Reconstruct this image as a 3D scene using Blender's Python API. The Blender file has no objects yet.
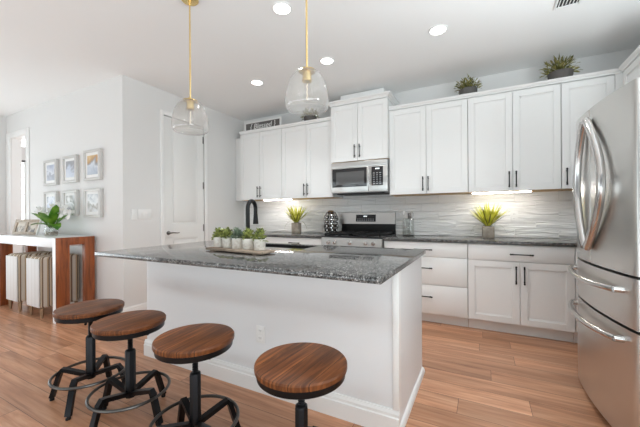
import bpy, bmesh, math, random
from mathutils import Vector, Matrix
PI = math.pi
R = math.radians
SC = bpy.context.scene
COL = SC.collection
random.seed(7)

# ------------------------------------------------------------------ camera, world, lights, exposure
W_PX, H_PX = 640.0, 427.0
F_PX, YAW, CY, ROLL, CAM_Z = 311.165, 27.541, 214.848, -0.377, 1.166
cam_d = bpy.data.cameras.new('camera')
cam = bpy.data.objects.new('camera', cam_d)
COL.objects.link(cam)
cam_d.sensor_fit = 'HORIZONTAL'
cam_d.sensor_width = 36.0
cam_d.lens = F_PX / W_PX * 36.0
cam_d.shift_y = (CY - H_PX / 2) / W_PX
cam_d.clip_start = 0.02
cam.location = (0, 0, CAM_Z)
cam.rotation_mode = 'QUATERNION'
fwd = Vector((-math.sin(R(YAW)), math.cos(R(YAW)), 0))
q = fwd.to_track_quat('-Z', 'Y')
cam.rotation_quaternion = q @ Matrix.Rotation(R(ROLL), 3, 'Z').to_quaternion()
SC.camera = cam

world = bpy.data.worlds.new('daylight')
SC.world = world
world.use_nodes = True
wn = world.node_tree
wn.nodes['Background'].inputs[0].default_value = (0.93, 0.965, 1.0, 1)
wn.nodes['Background'].inputs[1].default_value = 0.32

def area(name, loc, rot, sx, sy, power, color=(1, 1, 1)):
    l = bpy.data.lights.new(name, 'AREA')
    l.shape = 'RECTANGLE'; l.size = sx; l.size_y = sy; l.energy = power; l.color = color
    o = bpy.data.objects.new(name, l)
    o.location = loc; o.rotation_euler = rot
    COL.objects.link(o)
    return o
# added fill lights out of view; most tilt up to brighten ceiling and walls

area('patio_ground_bounce', (-2.2, -2.3, 0.12), (R(152), 0, 0), 6.5, 1.6, 147, (0.84, 0.955, 1.0))  # added fill, aimed up at the ceiling from behind the camera
area('living_room_window_left', (-6.6, -0.2, 1.0), (R(125), 0, R(-90)), 3.4, 1.6, 54, (0.85, 0.955, 1.0))  # added fill from the left, tilted up
area('study_window', (-5.5, 5.05, 1.55), (R(90), 0, R(180)), 1.7, 1.4, 60, (0.9, 0.96, 1.0))  # added fill for the far room and the doorway reveal
area('breakfast_window_right', (1.38, 1.30, 1.55), (R(165), 0, R(40)), 0.5, 1.0, 70, (0.85, 0.955, 1.0))  # added fill to lift the ceiling near the refrigerator
area('side_window_right', (1.40, -0.9, 1.0), (R(140), 0, R(90)), 2.4, 1.4, 92, (0.85, 0.955, 1.0))  # added fill from the right, behind the camera

VS = SC.view_settings
SC.display_settings.display_device = 'sRGB'
VS.view_transform = 'Standard'
VS.look = 'None'
VS.exposure = 0.02
VS.gamma = 1.0
VS.use_curve_mapping = False
try:
    SC.cycles.max_bounces = 12
    SC.cycles.diffuse_bounces = 6
    SC.cycles.glossy_bounces = 5
    SC.cycles.transparent_max_bounces = 16
    SC.cycles.caustics_reflective = False
    SC.cycles.caustics_refractive = False
    SC.cycles.sample_clamp_indirect = 6.0
    SC.cycles.use_denoising = True
except Exception:
    pass

# ------------------------------------------------------------------ materials
def nd(nt, t, **kw):
    n = nt.nodes.new(t)
    for k, v in kw.items():
        if k in n.inputs: n.inputs[k].default_value = v
        else: setattr(n, k, v)
    return n
def srgb(r, g, b):
    f = lambda c: (c / 255 / 12.92) if c / 255 <= 0.04045 else ((c / 255 + 0.055) / 1.055) ** 2.4
    return (f(r), f(g), f(b), 1)
def base_mat(name, color=(0.8, 0.8, 0.8, 1), rough=0.5, metal=0.0, spec=0.5, **kw):
    m = bpy.data.materials.new(name)
    m.use_nodes = True
    b = m.node_tree.nodes['Principled BSDF']
    b.inputs['Base Color'].default_value = color
    b.inputs['Roughness'].default_value = rough
    b.inputs['Metallic'].default_value = metal
    b.inputs['Specular IOR Level'].default_value = spec
    for k, v in kw.items(): b.inputs[k].default_value = v
    return m
def parts(m): return m.node_tree, m.node_tree.nodes['Principled BSDF']
def coords(nt, scale=(1, 1, 1), rot=(0, 0, 0)):
    tc = nd(nt, 'ShaderNodeTexCoord'); mp = nd(nt, 'ShaderNodeMapping')
    mp.inputs['Scale'].default_value = scale; mp.inputs['Rotation'].default_value = rot
    nt.links.new(tc.outputs['Object'], mp.inputs['Vector'])
    return mp.outputs['Vector']
def noise(nt, vec, scale, detail=3, rough=0.5, dist=0.0):
    n = nd(nt, 'ShaderNodeTexNoise')
    n.inputs['Scale'].default_value = scale; n.inputs['Detail'].default_value = detail
    n.inputs['Roughness'].default_value = rough; n.inputs['Distortion'].default_value = dist
    nt.links.new(vec, n.inputs['Vector'])
    return n
def ramp(nt, fac, stops):
    r = nd(nt, 'ShaderNodeValToRGB')
    e = r.color_ramp.elements
    while len(e) < len(stops): e.new(0.5)
    for i, (p, c) in enumerate(stops):
        e[i].position = p; e[i].color = c
    nt.links.new(fac, r.inputs['Fac'])
    return r
def bump(nt, b, height, strength=0.2, dist=0.01):
    bp = nd(nt, 'ShaderNodeBump')
    bp.inputs['Strength'].default_value = strength; bp.inputs['Distance'].default_value = dist
    nt.links.new(height, bp.inputs['Height'])
    nt.links.new(bp.outputs['Normal'], b.inputs['Normal'])
def mix(nt, fac, a, bcol, mode='MIX'):
    m = nd(nt, 'ShaderNodeMix'); m.data_type = 'RGBA'; m.blend_type = mode
    for sock, v in ((0, fac), (6, a), (7, bcol)):
        if isinstance(v, (int, float, tuple)): m.inputs[sock].default_value = v
        else: nt.links.new(v, m.inputs[sock])
    return m.outputs[2]

def paint(name, color, rough=0.6, bs=0.06, scale=180):
    m = base_mat(name, color, rough, spec=0.3); nt, b = parts(m)
    n = noise(nt, coords(nt), scale, 2)
    bump(nt, b, n.outputs['Fac'], bs, 0.002)
    return m

M = {}
M['wall'] = paint('wall_paint', (0.76, 0.755, 0.745, 1), 0.65)
M['ceiling'] = paint('ceiling_paint', (0.88, 0.88, 0.875, 1), 0.8, 0.25, 90)
M['trim'] = base_mat('trim_gloss_white', (0.86, 0.86, 0.85, 1), 0.35)
M['door'] = base_mat('door_white', (0.82, 0.82, 0.805, 1), 0.4)
M['cabinet'] = paint('cabinet_white', (0.85, 0.85, 0.84, 1), 0.38, 0.02, 60)
M['toe'] = base_mat('toe_kick_white', (0.78, 0.78, 0.77, 1), 0.5)
M['island'] = paint('island_paint', (0.81, 0.815, 0.825, 1), 0.42, 0.12, 140)
M['black'] = base_mat('black_metal', (0.012, 0.012, 0.013, 1), 0.42, 0.6)
M['iron'] = base_mat('black_iron', (0.02, 0.02, 0.022, 1), 0.38, 0.85)
M['iron_ring'] = base_mat('worn_steel_ring', (0.10, 0.095, 0.09, 1), 0.3, 1.0)
M['matte_black'] = base_mat('matte_black', (0.009, 0.009, 0.0095, 1), 0.45, spec=0.25)
M['black_glass'] = base_mat('black_glass', (0.018, 0.018, 0.02, 1), 0.07)
M['window_mesh'] = base_mat('oven_window', (0.10, 0.10, 0.10, 1), 0.18)
M['gasket'] = base_mat('gasket', (0.03, 0.03, 0.03, 1), 0.7)
M['brass'] = base_mat('brass', (0.80, 0.60, 0.27, 1), 0.24, 1.0)
M['nickel'] = base_mat('dark_nickel', (0.22, 0.21, 0.20, 1), 0.28, 1.0)
M['chrome'] = base_mat('chrome', (0.8, 0.8, 0.8, 1), 0.12, 1.0)
M['plastic'] = base_mat('white_plastic', (0.86, 0.86, 0.85, 1), 0.35)
M['white_ceramic'] = base_mat('white_ceramic', (0.80, 0.79, 0.77, 1), 0.3)
M['frame'] = base_mat('silver_frame', (0.60, 0.59, 0.57, 1), 0.4, 0.15)
M['mat'] = base_mat('mat_board', (0.86, 0.86, 0.85, 1), 0.8)
M['white_lacquer'] = base_mat('white_lacquer', (0.84, 0.845, 0.86, 1), 0.3)
M['dark_pot'] = base_mat('dark_planter', (0.10, 0.092, 0.085, 1), 0.7)
M['bulb'] = base_mat('bulb_glass', (0.9, 0.87, 0.8, 1), 0.15)
M['sign'] = base_mat('sign_grey', srgb(98, 94, 92), 0.7)
M['sign_white'] = base_mat('sign_white', (0.82, 0.81, 0.79, 1), 0.6)
M['blue_grey_dot'] = base_mat('key_grey', (0.35, 0.35, 0.36, 1), 0.5)

def emit(name, color, strength):
    m = base_mat(name, (0.9, 0.9, 0.9, 1), 0.5); nt, b = parts(m)
    b.inputs['Emission Color'].default_value = color
    b.inputs['Emission Strength'].default_value = strength
    return m
M['can'] = emit('lamp_diffuser', (1.0, 0.97, 0.92, 1), 9.0)
M['led'] = emit('led_strip', (1.0, 0.96, 0.91, 1), 47.0)
M['filament'] = emit('filament', (1.0, 0.75, 0.45, 1), 2.0)
M['display'] = emit('clock_digits', (0.85, 0.95, 1.0, 1), 1.6)
M['daylight_pane'] = emit('bright_daylight_pane', (0.9, 0.96, 1.0, 1), 4.0)

def granite():
    m = base_mat('granite_grey', rough=0.07, spec=0.5); nt, b = parts(m)
    v = coords(nt)
    n1 = noise(nt, v, 150, 4, 0.75); n2 = noise(nt, v, 42, 3, 0.6); n3 = noise(nt, v, 6, 3, 0.6)
    r1 = ramp(nt, n1.outputs['Fac'], [(0.36, (0.010, 0.010, 0.011, 1)), (0.49, (0.085, 0.083, 0.082, 1)), (0.57, (0.22, 0.215, 0.21, 1)), (0.66, (0.50, 0.49, 0.48, 1))])
    r2 = ramp(nt, n2.outputs['Fac'], [(0.35, (0.45, 0.45, 0.45, 1)), (0.65, (1.25, 1.25, 1.25, 1))])
    c = mix(nt, 1.0, r1.outputs['Color'], r2.outputs['Color'], 'MULTIPLY')
    r3 = ramp(nt, n3.outputs['Fac'], [(0.3, (0.8, 0.8, 0.8, 1)), (0.7, (1.15, 1.14, 1.12, 1))])
    c = mix(nt, 1.0, c, r3.outputs['Color'], 'MULTIPLY')
    nt.links.new(c, b.inputs['Base Color'])
    return m
M['granite'] = granite()

def steel(name, vert=True, col=(0.66, 0.65, 0.63, 1), rough=0.3):
    m = base_mat(name, col, rough, 1.0); nt, b = parts(m)
    v = coords(nt, (500, 500, 3) if vert else (3, 500, 500))
    n = noise(nt, v, 1.0, 2)
    r = ramp(nt, n.outputs['Fac'], [(0.3, (rough - 0.008,) * 3 + (1,)), (0.7, (rough + 0.008,) * 3 + (1,))])
    nt.links.new(r.outputs['Color'], b.inputs['Roughness'])
    return m
M['steel'] = steel('stainless_brushed')
M['steel_h'] = steel('stainless_horizontal', False)
M['steel_side'] = base_mat('fridge_side_grey', (0.36, 0.36, 0.36, 1), 0.35, 0.5)
M['handle_steel'] = base_mat('handle_steel', (0.60, 0.59, 0.58, 1), 0.2, 1.0)

def floor_mat():
    m = base_mat('oak_plank_floor', rough=0.3, spec=0.45); nt, b = parts(m)
    v = coords(nt)
    br = nd(nt, 'ShaderNodeTexBrick')
    br.offset = 0.0; br.squash = 1.0
    br.inputs['Scale'].default_value = 1.0
    br.inputs['Mortar Size'].default_value = 0.0014
    br.inputs['Mortar Smooth'].default_value = 0.2
    br.inputs['Brick Width'].default_value = 1.25
    br.inputs['Row Height'].default_value = 0.165
    br.inputs['Color1'].default_value = (0.0, 0.0, 0.0, 1); br.inputs['Color2'].default_value = (1, 1, 1, 1)
    br.inputs['Mortar'].default_value = (0.5, 0.5, 0.5, 1)
    br.inputs['Bias'].default_value = 0.0
    # every row of planks is shifted by its own random amount
    sx = nd(nt, 'ShaderNodeSeparateXYZ'); nt.links.new(v, sx.inputs[0])
    dv = nd(nt, 'ShaderNodeMath'); dv.operation = 'DIVIDE'; dv.inputs[1].default_value = 0.165; nt.links.new(sx.outputs['Y'], dv.inputs[0])
    fl = nd(nt, 'ShaderNodeMath'); fl.operation = 'FLOOR'; nt.links.new(dv.outputs[0], fl.inputs[0])
    wh = nd(nt, 'ShaderNodeTexWhiteNoise'); wh.noise_dimensions = '1D'; nt.links.new(fl.outputs[0], wh.inputs['W'])
    sf = nd(nt, 'ShaderNodeMath'); sf.operation = 'MULTIPLY_ADD'; sf.inputs[1].default_value = 1.25; nt.links.new(wh.outputs['Value'], sf.inputs[0]); nt.links.new(sx.outputs['X'], sf.inputs[2])
    cx = nd(nt, 'ShaderNodeCombineXYZ'); nt.links.new(sf.outputs[0], cx.inputs['X']); nt.links.new(sx.outputs['Y'], cx.inputs['Y'])
    nt.links.new(cx.outputs[0], br.inputs['Vector'])
    # grain, shifted per plank
    sep = nd(nt, 'ShaderNodeVectorMath'); sep.operation = 'MULTIPLY_ADD'
    nt.links.new(br.outputs['Color'], sep.inputs[0])
    sep.inputs[1].default_value = (7.3, 3.1, 0)
    nt.links.new(v, sep.inputs[2])
    mp = nd(nt, 'ShaderNodeMapping'); mp.inputs['Scale'].default_value = (1.6, 26, 1)
    nt.links.new(sep.outputs[0], mp.inputs['Vector'])
    g = noise(nt, mp.outputs['Vector'], 1.0, 5, 0.6, 0.8)
    mp2 = nd(nt, 'ShaderNodeMapping'); mp2.inputs['Scale'].default_value = (0.9, 5.5, 1)
    nt.links.new(sep.outputs[0], mp2.inputs['Vector'])
    g2 = noise(nt, mp2.outputs['Vector'], 1.0, 3, 0.5, 0.6)
    rg = ramp(nt, g.outputs['Fac'], [(0.25, srgb(154, 104, 76)), (0.5, srgb(194, 141, 108)), (0.75, srgb(216, 170, 138))])
    r2 = ramp(nt, g2.outputs['Fac'], [(0.3, (0.78, 0.77, 0.76, 1)), (0.7, (1.14, 1.14, 1.14, 1))])
    c = mix(nt, 1.0, rg.outputs['Color'], r2.outputs['Color'], 'MULTIPLY')
    tone = ramp(nt, br.outputs['Color'], [(0.0, (0.80, 0.78, 0.76, 1)), (1.0, (1.10, 1.11, 1.12, 1))])
    c = mix(nt, 1.0, c, tone.outputs['Color'], 'MULTIPLY')
    c = mix(nt, br.outputs['Fac'], c, srgb(70, 46, 34))
    nt.links.new(c, b.inputs['Base Color'])
    bump(nt, b, g.outputs['Fac'], 0.05, 0.002)
    return m
M['floor'] = floor_mat()

def seat_wood():
    m = base_mat('stool_seat_wood', rough=0.42, spec=0.3); nt, b = parts(m)
    v = coords(nt)
    br = nd(nt, 'ShaderNodeTexBrick'); br.offset = 0.0
    br.inputs['Scale'].default_value = 1.0
    br.inputs['Mortar Size'].default_value = 0.0012
    br.inputs['Brick Width'].default_value = 3.0
    br.inputs['Row Height'].default_value = 0.062
    br.inputs['Color1'].default_value = (0, 0, 0, 1); br.inputs['Color2'].default_value = (1, 1, 1, 1)
    tc = nd(nt, 'ShaderNodeMapping'); tc.inputs['Rotation'].default_value = (0, 0, R(90)); tc.inputs['Location'].default_value = (1.2, 0.43, 0)
    nt.links.new(v, tc.inputs['Vector'])
    nt.links.new(tc.outputs['Vector'], br.inputs['Vector'])
    sh = nd(nt, 'ShaderNodeVectorMath'); sh.operation = 'MULTIPLY_ADD'
    nt.links.new(br.outputs['Color'], sh.inputs[0]); sh.inputs[1].default_value = (0.6, 3.0, 0); nt.links.new(v, sh.inputs[2])
    mp = nd(nt, 'ShaderNodeMapping'); mp.inputs['Scale'].default_value = (42, 3.4, 8)
    nt.links.new(sh.outputs[0], mp.inputs['Vector'])
    g = noise(nt, mp.outputs['Vector'], 1.0, 5, 0.62, 0.7)
    rg = ramp(nt, g.outputs['Fac'], [(0.28, srgb(58, 27, 12)), (0.5, srgb(106, 61, 32)), (0.75, srgb(158, 98, 54))])
    tone = ramp(nt, br.outputs['Color'], [(0.0, (0.55, 0.53, 0.52, 1)), (1.0, (1.4, 1.38, 1.32, 1))])
    c = mix(nt, 1.0, rg.outputs['Color'], tone.outputs['Color'], 'MULTIPLY')
    c = mix(nt, br.outputs['Fac'], c, srgb(36, 18, 10))
    nt.links.new(c, b.inputs['Base Color'])
    bump(nt, b, g.outputs['Fac'], 0.12, 0.002)
    return m
M['seat'] = seat_wood()

def wood(name, c0, c1, scale=(3, 3, 22), rough=0.4):
    m = base_mat(name, rough=rough); nt, b = parts(m)
    g = noise(nt, coords(nt, scale), 1.0, 5, 0.6, 0.9)
    rg = ramp(nt, g.outputs['Fac'], [(0.3, c0), (0.7, c1)])
    nt.links.new(rg.outputs['Color'], b.inputs['Base Color'])
    bump(nt, b, g.outputs['Fac'], 0.08, 0.002)
    return m
M['acacia'] = wood('reddish_wood', srgb(98, 46, 20), srgb(166, 90, 44), (26, 26, 2.6), 0.38)
M['plywood'] = wood('pale_plywood', srgb(196, 160, 118), srgb(222, 190, 148), (2, 20, 20), 0.55)
M['leg_wood'] = wood('oak_leg', srgb(134, 106, 80), srgb(170, 140, 110), (30, 30, 4), 0.5)
M['tray_wood'] = wood('weathered_wood', srgb(112, 96, 82), srgb(178, 160, 142), (5, 50, 30), 0.7)

def tile():
    m = base_mat('wavy_white_tile', (0.80, 0.80, 0.79, 1), 0.16, spec=0.5); nt, b = parts(m)
    tc = nd(nt, 'ShaderNodeTexCoord')
    cmb = nd(nt, 'ShaderNodeSeparateXYZ'); nt.links.new(tc.outputs['Object'], cmb.inputs[0])
    xz = nd(nt, 'ShaderNodeCombineXYZ')
    add = nd(nt, 'ShaderNodeMath'); add.operation = 'ADD'
    nt.links.new(cmb.outputs['X'], add.inputs[0]); nt.links.new(cmb.outputs['Y'], add.inputs[1])
    nt.links.new(add.outputs[0], xz.inputs['X']); nt.links.new(cmb.outputs['Z'], xz.inputs['Y'])
    br = nd(nt, 'ShaderNodeTexBrick'); br.offset = 0.5
    br.inputs['Scale'].default_value = 1.0; br.inputs['Mortar Size'].default_value = 0.0016
    br.inputs['Mortar Smooth'].default_value = 0.3
    br.inputs['Brick Width'].default_value = 0.40; br.inputs['Row Height'].default_value = 0.100
    br.inputs['Color1'].default_value = (0, 0, 0, 1); br.inputs['Color2'].default_value = (1, 1, 1, 1)
    nt.links.new(xz.outputs[0], br.inputs['Vector'])
    sh = nd(nt, 'ShaderNodeVectorMath'); sh.operation = 'MULTIPLY_ADD'
    nt.links.new(br.outputs['Color'], sh.inputs[0]); sh.inputs[1].default_value = (5.1, 3.7, 0); nt.links.new(xz.outputs[0], sh.inputs[2])
    mp = nd(nt, 'ShaderNodeMapping'); mp.inputs['Scale'].default_value = (3.2, 26, 1)
    nt.links.new(sh.outputs[0], mp.inputs['Vector'])
    n = noise(nt, mp.outputs['Vector'], 1.0, 1.0, 0.4, 0.9)
    hgt = nd(nt, 'ShaderNodeMath'); hgt.operation = 'SUBTRACT'
    nt.links.new(n.outputs['Fac'], hgt.inputs[0]); nt.links.new(br.outputs['Fac'], hgt.inputs[1])
    bump(nt, b, hgt.outputs[0], 1.0, 0.022)
    c = mix(nt, br.outputs['Fac'], (0.92, 0.92, 0.91, 1), (0.74, 0.74, 0.73, 1))
    nt.links.new(c, b.inputs['Base Color'])
    return m
M['tile'] = tile()

def clear_glass(name, tint=(1, 1, 1, 1), whiteness=0.06):
    m = bpy.data.materials.new(name); m.use_nodes = True
    nt = m.node_tree; nt.nodes.clear()
    out = nd(nt, 'ShaderNodeOutputMaterial')
    tr = nd(nt, 'ShaderNodeBsdfTransparent'); tr.inputs[0].default_value = tint
    gl = nd(nt, 'ShaderNodeBsdfGlossy'); gl.inputs['Roughness'].default_value = 0.03
    df = nd(nt, 'ShaderNodeBsdfTranslucent'); df.inputs[0].default_value = (0.9, 0.9, 0.9, 1)
    lw = nd(nt, 'ShaderNodeLayerWeight'); lw.inputs['Blend'].default_value = 0.5
    pw = nd(nt, 'ShaderNodeMath'); pw.operation = 'POWER'; pw.inputs[1].default_value = 3.0
    nt.links.new(lw.outputs['Facing'], pw.inputs[0])
    ma = nd(nt, 'ShaderNodeMath'); ma.operation = 'MULTIPLY_ADD'; ma.inputs[1].default_value = 0.55; ma.inputs[2].default_value = 0.03
    nt.links.new(pw.outputs[0], ma.inputs[0])
    mx = nd(nt, 'ShaderNodeMixShader'); mx2 = nd(nt, 'ShaderNodeMixShader'); mx2.inputs[0].default_value = whiteness
    nt.links.new(tr.outputs[0], mx2.inputs[1]); nt.links.new(df.outputs[0], mx2.inputs[2])
    nt.links.new(ma.outputs[0], mx.inputs[0])
    nt.links.new(mx2.outputs[0], mx.inputs[1]); nt.links.new(gl.outputs[0], mx.inputs[2])
    nt.links.new(mx.outputs[0], out.inputs['Surface'])
    return m
M['glass'] = clear_glass('clear_glass', (0.985, 0.98, 0.97, 1), 0.24)
M['glass_thin'] = clear_glass('thin_glass', (0.96, 0.97, 0.965, 1), 0.10)

def marble():
    m = base_mat('white_marble_pot', rough=0.45); nt, b = parts(m)
    n = noise(nt, coords(nt), 26, 4, 0.6, 1.5)
    r = ramp(nt, n.outputs['Fac'], [(0.3, srgb(196, 186, 176)), (0.55, srgb(226, 222, 214))])
    nt.links.new(r.outputs['Color'], b.inputs['Base Color'])
    return m
M['marble'] = marble()
def concrete():
    m = base_mat('concrete_pot', rough=0.8); nt, b = parts(m)
    n = noise(nt, coords(nt), 18, 4, 0.6)
    r = ramp(nt, n.outputs['Fac'], [(0.3, srgb(140, 128, 116)), (0.7, srgb(176, 166, 152))])
    nt.links.new(r.outputs['Color'], b.inputs['Base Color'])
    return m
M['concrete'] = concrete()
def leaf(name, c0, c1, rough=0.5, scale=14):
    m = base_mat(name, rough=rough); nt, b = parts(m)
    n = noise(nt, coords(nt), scale, 2)
    r = ramp(nt, n.outputs['Fac'], [(0.35, c0), (0.65, c1)])
    nt.links.new(r.outputs['Color'], b.inputs['Base Color'])
    return m
M['grass_leaf'] = leaf('yellow_green_blade', srgb(176, 178, 40), srgb(236, 232, 110))
M['grass_dark'] = leaf('olive_blade', srgb(92, 96, 44), srgb(128, 126, 62))
M['succulent'] = leaf('succulent_green', srgb(72, 84, 44), srgb(178, 184, 104), 0.5, 60)
M['succulent_grey'] = leaf('succulent_grey', srgb(84, 104, 88), srgb(140, 152, 128), 0.5, 40)
M['shrub'] = leaf('shrub_green', srgb(64, 70, 32), srgb(158, 150, 86), 0.6, 30)
M['lily_leaf'] = leaf('glossy_leaf', srgb(58, 112, 28), srgb(124, 166, 58), 0.3, 12)
M['petal'] = base_mat('white_petal', (0.86, 0.86, 0.84, 1), 0.5)

def stripes():
    m = base_mat('striped_upholstery', rough=0.9, spec=0.1); nt, b = parts(m)
    tc = nd(nt, 'ShaderNodeTexCoord'); sp = nd(nt, 'ShaderNodeSeparateXYZ')
    nt.links.new(tc.outputs['Object'], sp.inputs[0])
    ad = nd(nt, 'ShaderNodeMath'); ad.operation = 'ADD'
    nt.links.new(sp.outputs['X'], ad.inputs[0]); nt.links.new(sp.outputs['Y'], ad.inputs[1])
    ml = nd(nt, 'ShaderNodeMath'); ml.operation = 'MULTIPLY'; ml.inputs[1].default_value = 1 / 0.095
    nt.links.new(ad.outputs[0], ml.inputs[0])
    fr = nd(nt, 'ShaderNodeMath'); fr.operation = 'FRACT'; nt.links.new(ml.outputs[0], fr.inputs[0])
    r = ramp(nt, fr.outputs[0], [(0.0, srgb(214, 206, 194)), (0.36, srgb(184, 160, 130)), (0.52, srgb(84, 70, 62)), (0.62, srgb(204, 190, 170)), (0.80, srgb(128, 108, 90))])
    r.color_ramp.interpolation = 'CONSTANT'
    nt.links.new(r.outputs['Color'], b.inputs['Base Color'])
    n = noise(nt, tc.outputs['Object'], 300, 2); bump(nt, b, n.outputs['Fac'], 0.2, 0.002)
    return m
M['stripes'] = stripes()
def pale_stripes():
    m = base_mat('pale_striped_front', rough=0.9, spec=0.1); nt, b = parts(m)
    tc = nd(nt, 'ShaderNodeTexCoord'); sp = nd(nt, 'ShaderNodeSeparateXYZ')
    nt.links.new(tc.outputs['Object'], sp.inputs[0])
    ml = nd(nt, 'ShaderNodeMath'); ml.operation = 'MULTIPLY'; ml.inputs[1].default_value = 1 / 0.085
    nt.links.new(sp.outputs['X'], ml.inputs[0])
    fr = nd(nt, 'ShaderNodeMath'); fr.operation = 'FRACT'; nt.links.new(ml.outputs[0], fr.inputs[0])
    r = ramp(nt, fr.outputs[0], [(0.0, srgb(232, 232, 232)), (0.62, srgb(224, 223, 222)), (0.75, srgb(229, 228, 227))])
    r.color_ramp.interpolation = 'CONSTANT'
    nt.links.new(r.outputs['Color'], b.inputs['Base Color'])
    return m
M['pale_stripes'] = pale_stripes()

def artwork(name, stops, scale, seed, warm=0.0):
    m = base_mat(name, rough=0.35); nt, b = parts(m)
    tc = nd(nt, 'ShaderNodeTexCoord')
    mp = nd(nt, 'ShaderNodeMapping'); mp.inputs['Location'].default_value = (seed, seed * 1.7, seed * .6)
    nt.links.new(tc.outputs['Object'], mp.inputs[0])
    n = noise(nt, mp.outputs[0], scale, 4, 0.55, 0.6)
    sp = nd(nt, 'ShaderNodeSeparateXYZ'); nt.links.new(tc.outputs['Object'], sp.inputs[0])
    ma = nd(nt, 'ShaderNodeMath'); ma.operation = 'MULTIPLY_ADD'; ma.inputs[1].default_value = 2.6; ma.inputs[2].default_value = 0.0
    nt.links.new(sp.outputs['Z'], ma.inputs[0])
    ad = nd(nt, 'ShaderNodeMath'); ad.operation = 'MULTIPLY_ADD'; ad.inputs[1].default_value = 0.9
    nt.links.new(n.outputs['Fac'], ad.inputs[0]); nt.links.new(ma.outputs[0], ad.inputs[2])
    r = ramp(nt, ad.outputs[0], stops)
    nt.links.new(r.outputs['Color'], b.inputs['Base Color'])
    return m
M['art_sunset'] = artwork('print_sunset_shore', [(0.15, srgb(176, 186, 200)), (0.38, srgb(214, 220, 228)), (0.5, srgb(158, 160, 166)), (0.62, srgb(190, 150, 104)), (0.8, srgb(222, 196, 150))], 6, 1.0)
M['art_sky'] = artwork('print_pale_sky', [(0.15, srgb(226, 230, 238)), (0.42, srgb(206, 214, 228)), (0.52, srgb(160, 163, 170)), (0.75, srgb(176, 176, 180))], 5, 4.0)
M['art_wave'] = artwork('print_wave', [(0.2, srgb(196, 202, 214)), (0.42, srgb(172, 178, 188)), (0.5, srgb(226, 230, 238)), (0.75, srgb(172, 182, 200))], 8, 9.0)
M['art_flower'] = artwork('print_white_bloom', [(0.2, srgb(150, 152, 156)), (0.4, srgb(206, 206, 206)), (0.5, srgb(236, 236, 236)), (0.62, srgb(140, 138, 132)), (0.8, srgb(206, 208, 212))], 9, 13.0)
M['art_shell'] = artwork('print_grey_petals', [(0.2, srgb(226, 228, 230)), (0.4, srgb(168, 166, 160)), (0.5, srgb(234, 236, 236)), (0.75, srgb(172, 178, 182))], 10, 21.0)
M['art_mist'] = artwork('print_misty_trees', [(0.2, srgb(134, 138, 146)), (0.42, srgb(196, 204, 220)), (0.55, srgb(232, 236, 242)), (0.75, srgb(140, 146, 158))], 11, 33.0)
M['sepia_frame'] = wood('tan_wood_frame', srgb(150, 134, 118), srgb(186, 172, 156), (20, 4, 20), 0.6)
M['sepia'] = artwork('sepia_portrait', [(0.35, srgb(40, 34, 30)), (0.55, srgb(96, 84, 74)), (0.72, srgb(190, 178, 162))], 16, 3.0)
M['spice'] = base_mat('spice_brown', srgb(112, 74, 44), 0.7)

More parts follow.
